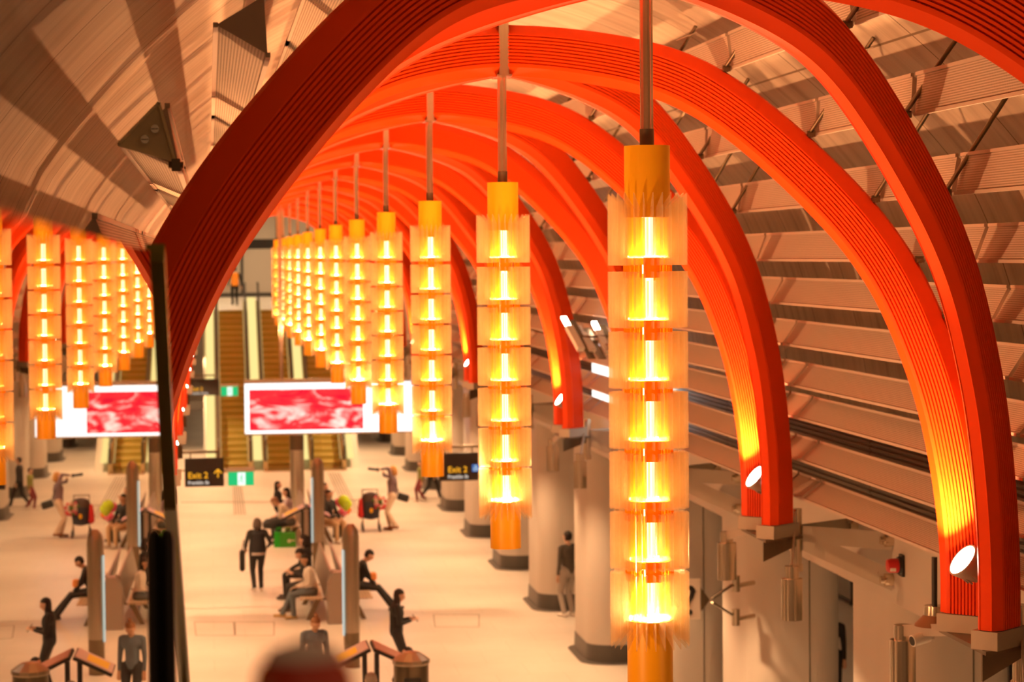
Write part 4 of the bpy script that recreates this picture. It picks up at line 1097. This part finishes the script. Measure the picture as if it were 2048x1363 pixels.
def vest(t, J):
    up = J['up']; m = MB()
    m.lathe([(.155, .86), (.160, .98), (.150, 1.15), (.165, 1.30), (.150, 1.40), (.08, 1.44)], (0, 0, 0), 24, Matrix.Diagonal(Vector((1.12, .86, 1)))); o = m.build('safety_vest', cm('hivis_orange', (1.0, .30, .02), .6), t, True); o['label'] = 'orange safety vest'
def shawl(t, J):
    m = MB(); m.lathe([(.175, .92), (.17, 1.06), (.15, 1.25), (.16, 1.34), (.08, 1.42)], (0, 0, 0), 22, Matrix.Diagonal(Vector((1.14, .86, 1)))); m.build('coat', cm('black_coat', (.022, .02, .022), .85), t, True)
    m = MB(); m.lathe([(.160, .86), (.165, .925), (.15, .93)], (0, 0, 0), 22, Matrix.Diagonal(Vector((1.12, .86, 1)))); m.build('jumper_hem', cm('pale_hem', (.60, .50, .46), .8), t, True)
UF = Vector((0, 0, 0))
G = gnd
F0, FC, FL, FR = 0, PI, PI/2, -PI/2
p = G(470, 611, ZU)
person('person in an orange safety vest walking away on the far upper landing', p, .1, 1.62, hands=[(-.30, .02, .85), (.28, .06, .84)], stride=.4, extra=vest)
def hold_phone(P, label, name='phone', rz=0, sz=(.075, .012, .15), m_=None, cat='phone', tilt=.6):
    t = thing(name, label, cat, P, rz); m = MB(); R = Matrix.Rotation(-tilt, 3, 'X'); m.box((0, 0, 0), sz, R, bev=.003); m.build('body', M_BLACK if m_ is None else m_, t)
    m = MB(); m.box(R@Vector((0, -sz[1]/2-.001, 0)), (sz[0]*.9, .002, sz[2]*.92), R); m.build('screen', emit('phone_glow', (1, .6, .25), .6), t)
# woman photographing
p = G(786, 1060); _, wr = person('person in pale trousers and a mauve top raising a camera beside the pushchair', p, FL-.15, 1.72, top=('mauve_top', (.20, .14, .16)), bottom=('cream_trousers', (.72, .56, .42)),
    shoe=('brown_boots', (.22, .08, .03)), hair=('fair_hair', (.50, .24, .07)), hl='bob', hands=[(-.07, .30, 1.60), (.10, .24, 1.50)], nod=-.15, stride=.25, wide=1.05)
c_ = (wr[0]+wr[1])/2 + Vector((-.08, 0, .03)); t = thing('camera', 'dark camera with a long lens held up by the person in pale trousers', 'camera', c_, FL)
m = MB(); m.box((0, 0, 0), (.14, .06, .09), bev=.01); m.build('body', M_BLACK, t); m = MB(); m.cyl((0, .03, 0), (0, .26, .03), .035, .04, n=16); m.build('lens', M_BLACK, t, True)
t = thing('handbag', 'black shoulder bag on the hip of the person raising a camera', 'bag', (p.x+.27, p.y-.12, .88)); m = MB(); m.box((0, 0, 0), (.30, .14, .20), Matrix.Rotation(.3, 3, 'Y'), bev=.03); m.build('body', M_BLACK, t)
m = MB(); m.tube([Vector((-.1, 0, .08)), Vector((-.2, 0, .35)), Vector((-.24, 0, .52))], .012, 8); m.build('strap', M_BLACK, t)
t = thing('bouquet', 'pink and green flowered bundle held in front of the person raising a camera', 'flowers', (p.x-.36, p.y-.15, .82))
cols = [('petal_pink', (.75, .18, .25)), ('petal_cream', (.8, .55, .45)), ('leaf_green', (.10, .22, .06)), ('petal_red', (.70, .03, .05))]
for j, cc in enumerate(cols):
    m = MB()
    for i in range(14):
        a = random.random()*6.28; r = .17*math.sqrt(random.random()); m.ball((r*math.cos(a), r*math.sin(a)*.6, -.22+random.random()*.40*(1-r*2)), .042, 8)
    m.build(cc[0].split('_')[0]+'_blooms' if 'leaf' not in cc[0] else 'leaves', cm(*cc), t, True)
# pushchair
p = G(742, 1061)
t = thing('pushchair', 'black pushchair with a dark hood and a red cloth, beside the person raising a camera', 'pushchair', (p.x, p.y, 0))
m = MB(); m.lathe([(.05, .30), (.20, .34), (.24, .55), (.23, .78), (.16, .80)], (0, 0, 0), 16, Matrix.Diagonal(Vector((1, .75, 1)))); b_ = m.build('seat', cm('pushchair_black', (.02, .02, .03), .7), t, True)
m = MB(); m.ball((0, -.20, .56), .045, 10, (1, .4, 1.6)); m.build('emblem', cm('emblem_yellow', (.85, .42, .02)), b_)
m = MB(); m.lathe([(.26, .72), (.25, .86), (.18, .98), (.05, 1.02)], (0, .04, 0), 16, Matrix.Diagonal(Vector((1, .8, 1)))); m.build('hood', cm('pushchair_hood', (.06, .03, .02), .7), t, True)
m = MB(); m.tube([Vector((-.22, .1, .35)), Vector((-.20, .25, .75)), Vector((-.2, .32, 1.06)), Vector((.2, .32, 1.06)), Vector((.20, .25, .75)), Vector((.22, .1, .35))], .014, 8); m.build('handle', M_STEELD, t, True)
for sx_ in (-.22, .22):
    for sy_ in (-.22, .26):
        m = MB(); m.cyl((sx_-.02, sy_, .10), (sx_+.02, sy_, .10), .10, n=18); m.build('wheel', M_BLACK, t, True); 
    m = MB(); m.bar((sx_, -.22, .10), (sx_*.9, .1, .42), .025); m.bar((sx_, .26, .10), (sx_*.9, .0, .42), .025); m.build('leg', M_STEELD, t)
m = MB(); m.lathe([(.02, .34), (.09, .40), (.08, .62), (.05, .82), (.01, .86)], (-.26, 0, 0), 12, Matrix.Diagonal(Vector((1, 1.3, 1)))); m.build('cloth', cm('red_cloth', (.55, .02, .02)), t, True)
# walkers behind the fourth lantern
person('child in a green patterned shirt and maroon trousers walking behind the third lantern', G(842, 1003), FL+.3, 1.22, top=('green_print', (.20, .20, .05)), bottom=('maroon_trousers', (.16, .02, .025)), shoe=('white_shoes', (.7, .62, .55)), stride=.4)
person('person in black striding behind the third lantern, beside the child in green', G(862, 999), FR+.2, 1.50, stride=1.0, shoe=('white_shoes', (.7, .62, .55)))
# woman in black walking away
p = G(516, 1184); person('person in a long black coat walking away alone across the left of the floor', p, .15, 1.62, hair=('grey_brown_hair', (.10, .07, .055)), hl='bob', hands=[(-.26, .10, .98), (.24, .10, 1.0)], stride=.45, shoe=('white_shoes', (.7, .62, .55)), extra=shawl, wide=1.05)
t = thing('black_bag', 'long black bag hanging at the left side of the lone walking person', 'bag', (p.x-.33, p.y, .62)); m = MB(); m.box((0, 0, .08), (.12, .26, .46), bev=.04); m.build('body', M_BLACK, t); m = MB(); m.tube([Vector((0, -.06, .3)), Vector((.04, 0, .52)), Vector((0, .06, .3))], .01, 6); m.build('strap', M_BLACK, t)
# near bench, left
BX = 2.42
SX = BX-.46
lg = lambda a=.43, b=.47: [((-.11, a, .50), (-.10, b, .085)), ((.11, a, .50), (.12, b-.06, .085))]
_, wr = person('person in black looking at a phone on the near bench beside the white sweater', (SX, 48.9, 0), FL, 1.70, 'sit', hands=[(-.06, .30, 1.22), (.08, .30, 1.18)], lean=.22, nod=.35, shoe=('check_shoes', (.16, .13, .11)), legs=lg())
hold_phone((wr[0]+wr[1])/2, 'phone held by the person in black on the near bench', rz=FL+PI)
_, wr = person('person in a white sweater and jeans seated on the near bench', (SX, 47.95, 0), FL+.1, 1.66, 'sit', skin='mid', top=('white_sweater', (.74, .64, .54)), bottom=('blue_jeans', (.12, .14, .15)), shoe=('tan_shoes', (.45, .30, .12)), hl='long', hands=[(-.08, .30, 1.06), (.10, .32, 1.04)], lean=.15, nod=.2, headyaw=.45, legs=[((-.10, .42, .50), (-.12, .40, .085)), ((.08, .40, .54), (-.06, .62, .12))])
hold_phone((wr[0]+wr[1])/2, 'phone in the lap of the person in the white sweater', rz=FL+PI, tilt=1.0)
person('person with dark hair farthest along the left side of the near bench', (SX, 50.6, 0), FL-.2, 1.74, 'sit', hl='bob', lean=.05, hands=[(-.1, .34, 1.0), (.1, .34, 1.0)])
# near bench, right
person('person in black leaning forward on the right side of the near bench', (BX+.46, 48.6, 0), FR, 1.70, 'sit', hands=[(-.08, .40, 1.05), (.12, .42, 1.0)], lean=.35, nod=.3, legs=[((-.11, .45, .48), (-.13, .80, .085)), ((.11, .44, .49), (.10, .72, .085))])
t = thing('paper_bag', 'small orange-brown bag in the lap on the right side of the near bench', 'bag', (BX+.80, 48.5, .66)); m = MB(); m.box((0, 0, .07), (.14, .18, .16), bev=.03); m.build('body', cm('orange_bag', (.75, .28, .08)), t)
# standing women near the bin
_, wr = person('standing person in black with long black hair holding a phone near the bin', (3.06, 40.3, 0), FR+.1, 1.62, hl='long', hands=[(-.07, .27, 1.14), (.06, .27, 1.12)], nod=.3, top=('black_top', BLK))
hold_phone((wr[0]+wr[1])/2, 'phone held by the standing person in black', rz=FR+PI)
q = at(628, 1228, 37.7)
person('person in a denim jacket with a high hair bun looking down at the bottom edge', (q.x, 37.7, 0), FC+.25, 1.60, skin='mid', top=('denim_jacket', (.09, .11, .13)), hair=('auburn_hair', (.22, .09, .03)), nod=.5, bun=True, headyaw=0)
q = at(742, 1350, 32.2); person('grey-haired person whose head just shows at the bottom edge left of the bin', (q.x, 32.2, 0), F0, 1.62, hair=('grey_hair', (.28, .22, .18)))
q = at(816, 1300, 35.8); person('child with dark hair just behind the litter bin', (q.x, 35.8, 0), FL+.5, 1.36, skin='pale', top=('pink_top', (.6, .3, .25)))
# far bench
person('person in a white T-shirt and jeans bending forward on the far bench', (SX+.02, 60.5, 0), FL, 1.72, 'sit', top=('white_tshirt', (.76, .62, .48)), bottom=('blue_jeans', (.12, .14, .15)), hl='short', hair=('shaved_hair', (.30, .14, .08)), lean=.62, nod=.25, hands=[(-.08, .45, .98), (.1, .45, .96)], legs=lg(.42, .34))
person('person in a lavender top with long black hair on the far bench', (SX, 61.6, 0), FL, 1.68, 'sit', top=('lavender_top', (.48, .38, .42)), hl='long', hands=[(-.1, .34, 1.0), (.1, .34, 1.0)], lean=.1)
p = G(553, 1062); person('person in black with long dark hair facing the group, left of the far bench', (p.x, 61.9, 0), FR+.7-PI*.25, 1.46, hl='long', skin='pale', hands=[(-.08, .30, 1.10), (.10, .3, 1.12)])
t = thing('black_jacket', 'black jacket draped over the knees of the person in a white T-shirt', 'jacket', (SX-.42, 60.35, .58)); m = MB(); m.lathe([(.26, -.16), (.27, -.02), (.20, .06), (.05, .09)], (0, 0, 0), 18, Matrix.Diagonal(Vector((1.1, .8, 1)))); m.build('cloth', cm('jacket_black', (.02, .02, .02)), t, True)
person('person in a black shirt and beige trousers on the right side of the far bench', (BX+.48, 60.6, 0), FC+.75, 1.70, 'sit', skin='mid', bottom=('beige_trousers', (.60, .42, .25)), shoe=('white_shoes', (.7, .62, .55)), hands=[(-.10, .36, 1.0), (.10, .36, 1.0)], nod=.1)
person('person with tousled black hair behind the black shirt on the far bench', (BX+.44, 61.9, 0), FC+.9, 1.78, 'sit', skin='pale', top=('dark_grey_top', (.06, .05, .05)), hl='bob', hands=[(-.05, .2, 1.38), (.10, .36, 1.0)])
# aisle people
p = G(1137, 1232); person('person in a grey hoodie and pale jeans half behind a right column', p, .5, 1.72, skin='light', top=('grey_hoodie', (.085, .07, .055)), bottom=('pale_jeans', (.34, .29, .25)), shoe=('white_shoes', (.7, .62, .55)), wide=1.08)
q = at(1434, 1285, 39.6); person('person in a black top and denim shorts half hidden between right columns', (q.x, 39.6, 0), F0, 1.74, skin='mid', bottom=('denim_shorts', (.10, .13, .16)), shorts=True, hl='long')
t = thing('green_bag', 'green bag beside the person in denim shorts, half behind a column', 'bag', (q.x+.36, 39.4, .42)); m = MB(); m.lathe([(.05, -.2), (.2, -.1), (.22, .06), (.1, .2)], (0, 0, 0), 12, Matrix.Diagonal(Vector((1, .6, 1.1)))); m.build('body', cm('leaf_bag', (.10, .35, .02)), t, True); m = MB(); m.tube([Vector((-.06, 0, .15)), Vector((-.08, 0, .42)), Vector((.0, 0, .15))], .01, 6); m.build('handle', cm('leaf_bag', (.10, .35, .02)), t)
q = at(1661, 1262, 36.7); person('person in black with curly auburn hair between the two nearest right columns', (q.x, 36.7, 0), F0-.4, 1.66, hair=('curly_auburn', (.09, .03, .015)), hl='long')
# green shopping bags and balloons
M_BAGL = cm('bag_print_cream', (.7, .7, .45))
for j, (px, w_, nm) in enumerate(((553, .26, 'left one of the two bright green shopping bags before the far bench'), (570, .42, 'right one of the two bright green shopping bags, with a pale print'))):
    p = G(px+6, 1094); t = thing('shopping_bag', nm, 'bag', (p.x, p.y, 0), 0, 'bright green shopping bags'); gm = cm('bag_green%d' % j, (.02, .42, .02) if j == 0 else (.05, .30, .02))
    m = MB(); m.prism([(-w_/2, 0, 0), (w_/2, 0, 0), (w_/2*.92, .02, .36), (-w_/2*.92, .02, .36)], (0, .18, 0)); m.build('body', gm, t)
    m = MB(); m.tube([Vector((-.07, .09, .34)), Vector((-.05, .09, .47)), Vector((.05, .09, .47)), Vector((.07, .09, .34))], .012, 6); m.build('handle', gm, t)
    if j: m = MB(); m.cyl((.03, -.004, .16), (.03, .0, .16), .045, n=16); m.box((.12, -.002, .17), (.12, .004, .03)); m.build('print', M_BAGL, t)
for j, (px, py, r, cname, cc) in enumerate(((687, 1001, .15, 'lime', (.55, .75, .02)), (692, 1008, .155, 'lime', (.50, .72, .02)), (679, 1004, .12, 'pink', (.85, .10, .20)), (686, 1023, .13, 'pink', (.80, .10, .22)), (695, 1019, .11, 'orange', (.95, .25, .03)))):
    q = at(px, py, 61.0+.25*j); t = thing('balloon', ['upper lime', 'lower lime', 'upper pink', 'lower pink', 'orange'][j]+' balloon of the bunch at the far bench', 'balloon', q, 0, 'balloons at the far bench')
    m = MB(); m.lathe([(.012, -r*1.15), (r*.55, -r*.8), (r*.93, -r*.25), (r, .15*r), (r*.75, .72*r), (r*.3, r*.97), (.001, r)], n=18); m.build('skin', cm('balloon_'+cname, cc, .25), t, True)
    m = MB(); m.tube([Vector((0, 0, -r*1.15)), Vector((.02, 0, -r*1.15-.2)), Vector((-q.x+2.95, -q.y+61.6, .62-q.z))], .004, 5); m.build('string', M_WHITE, t)
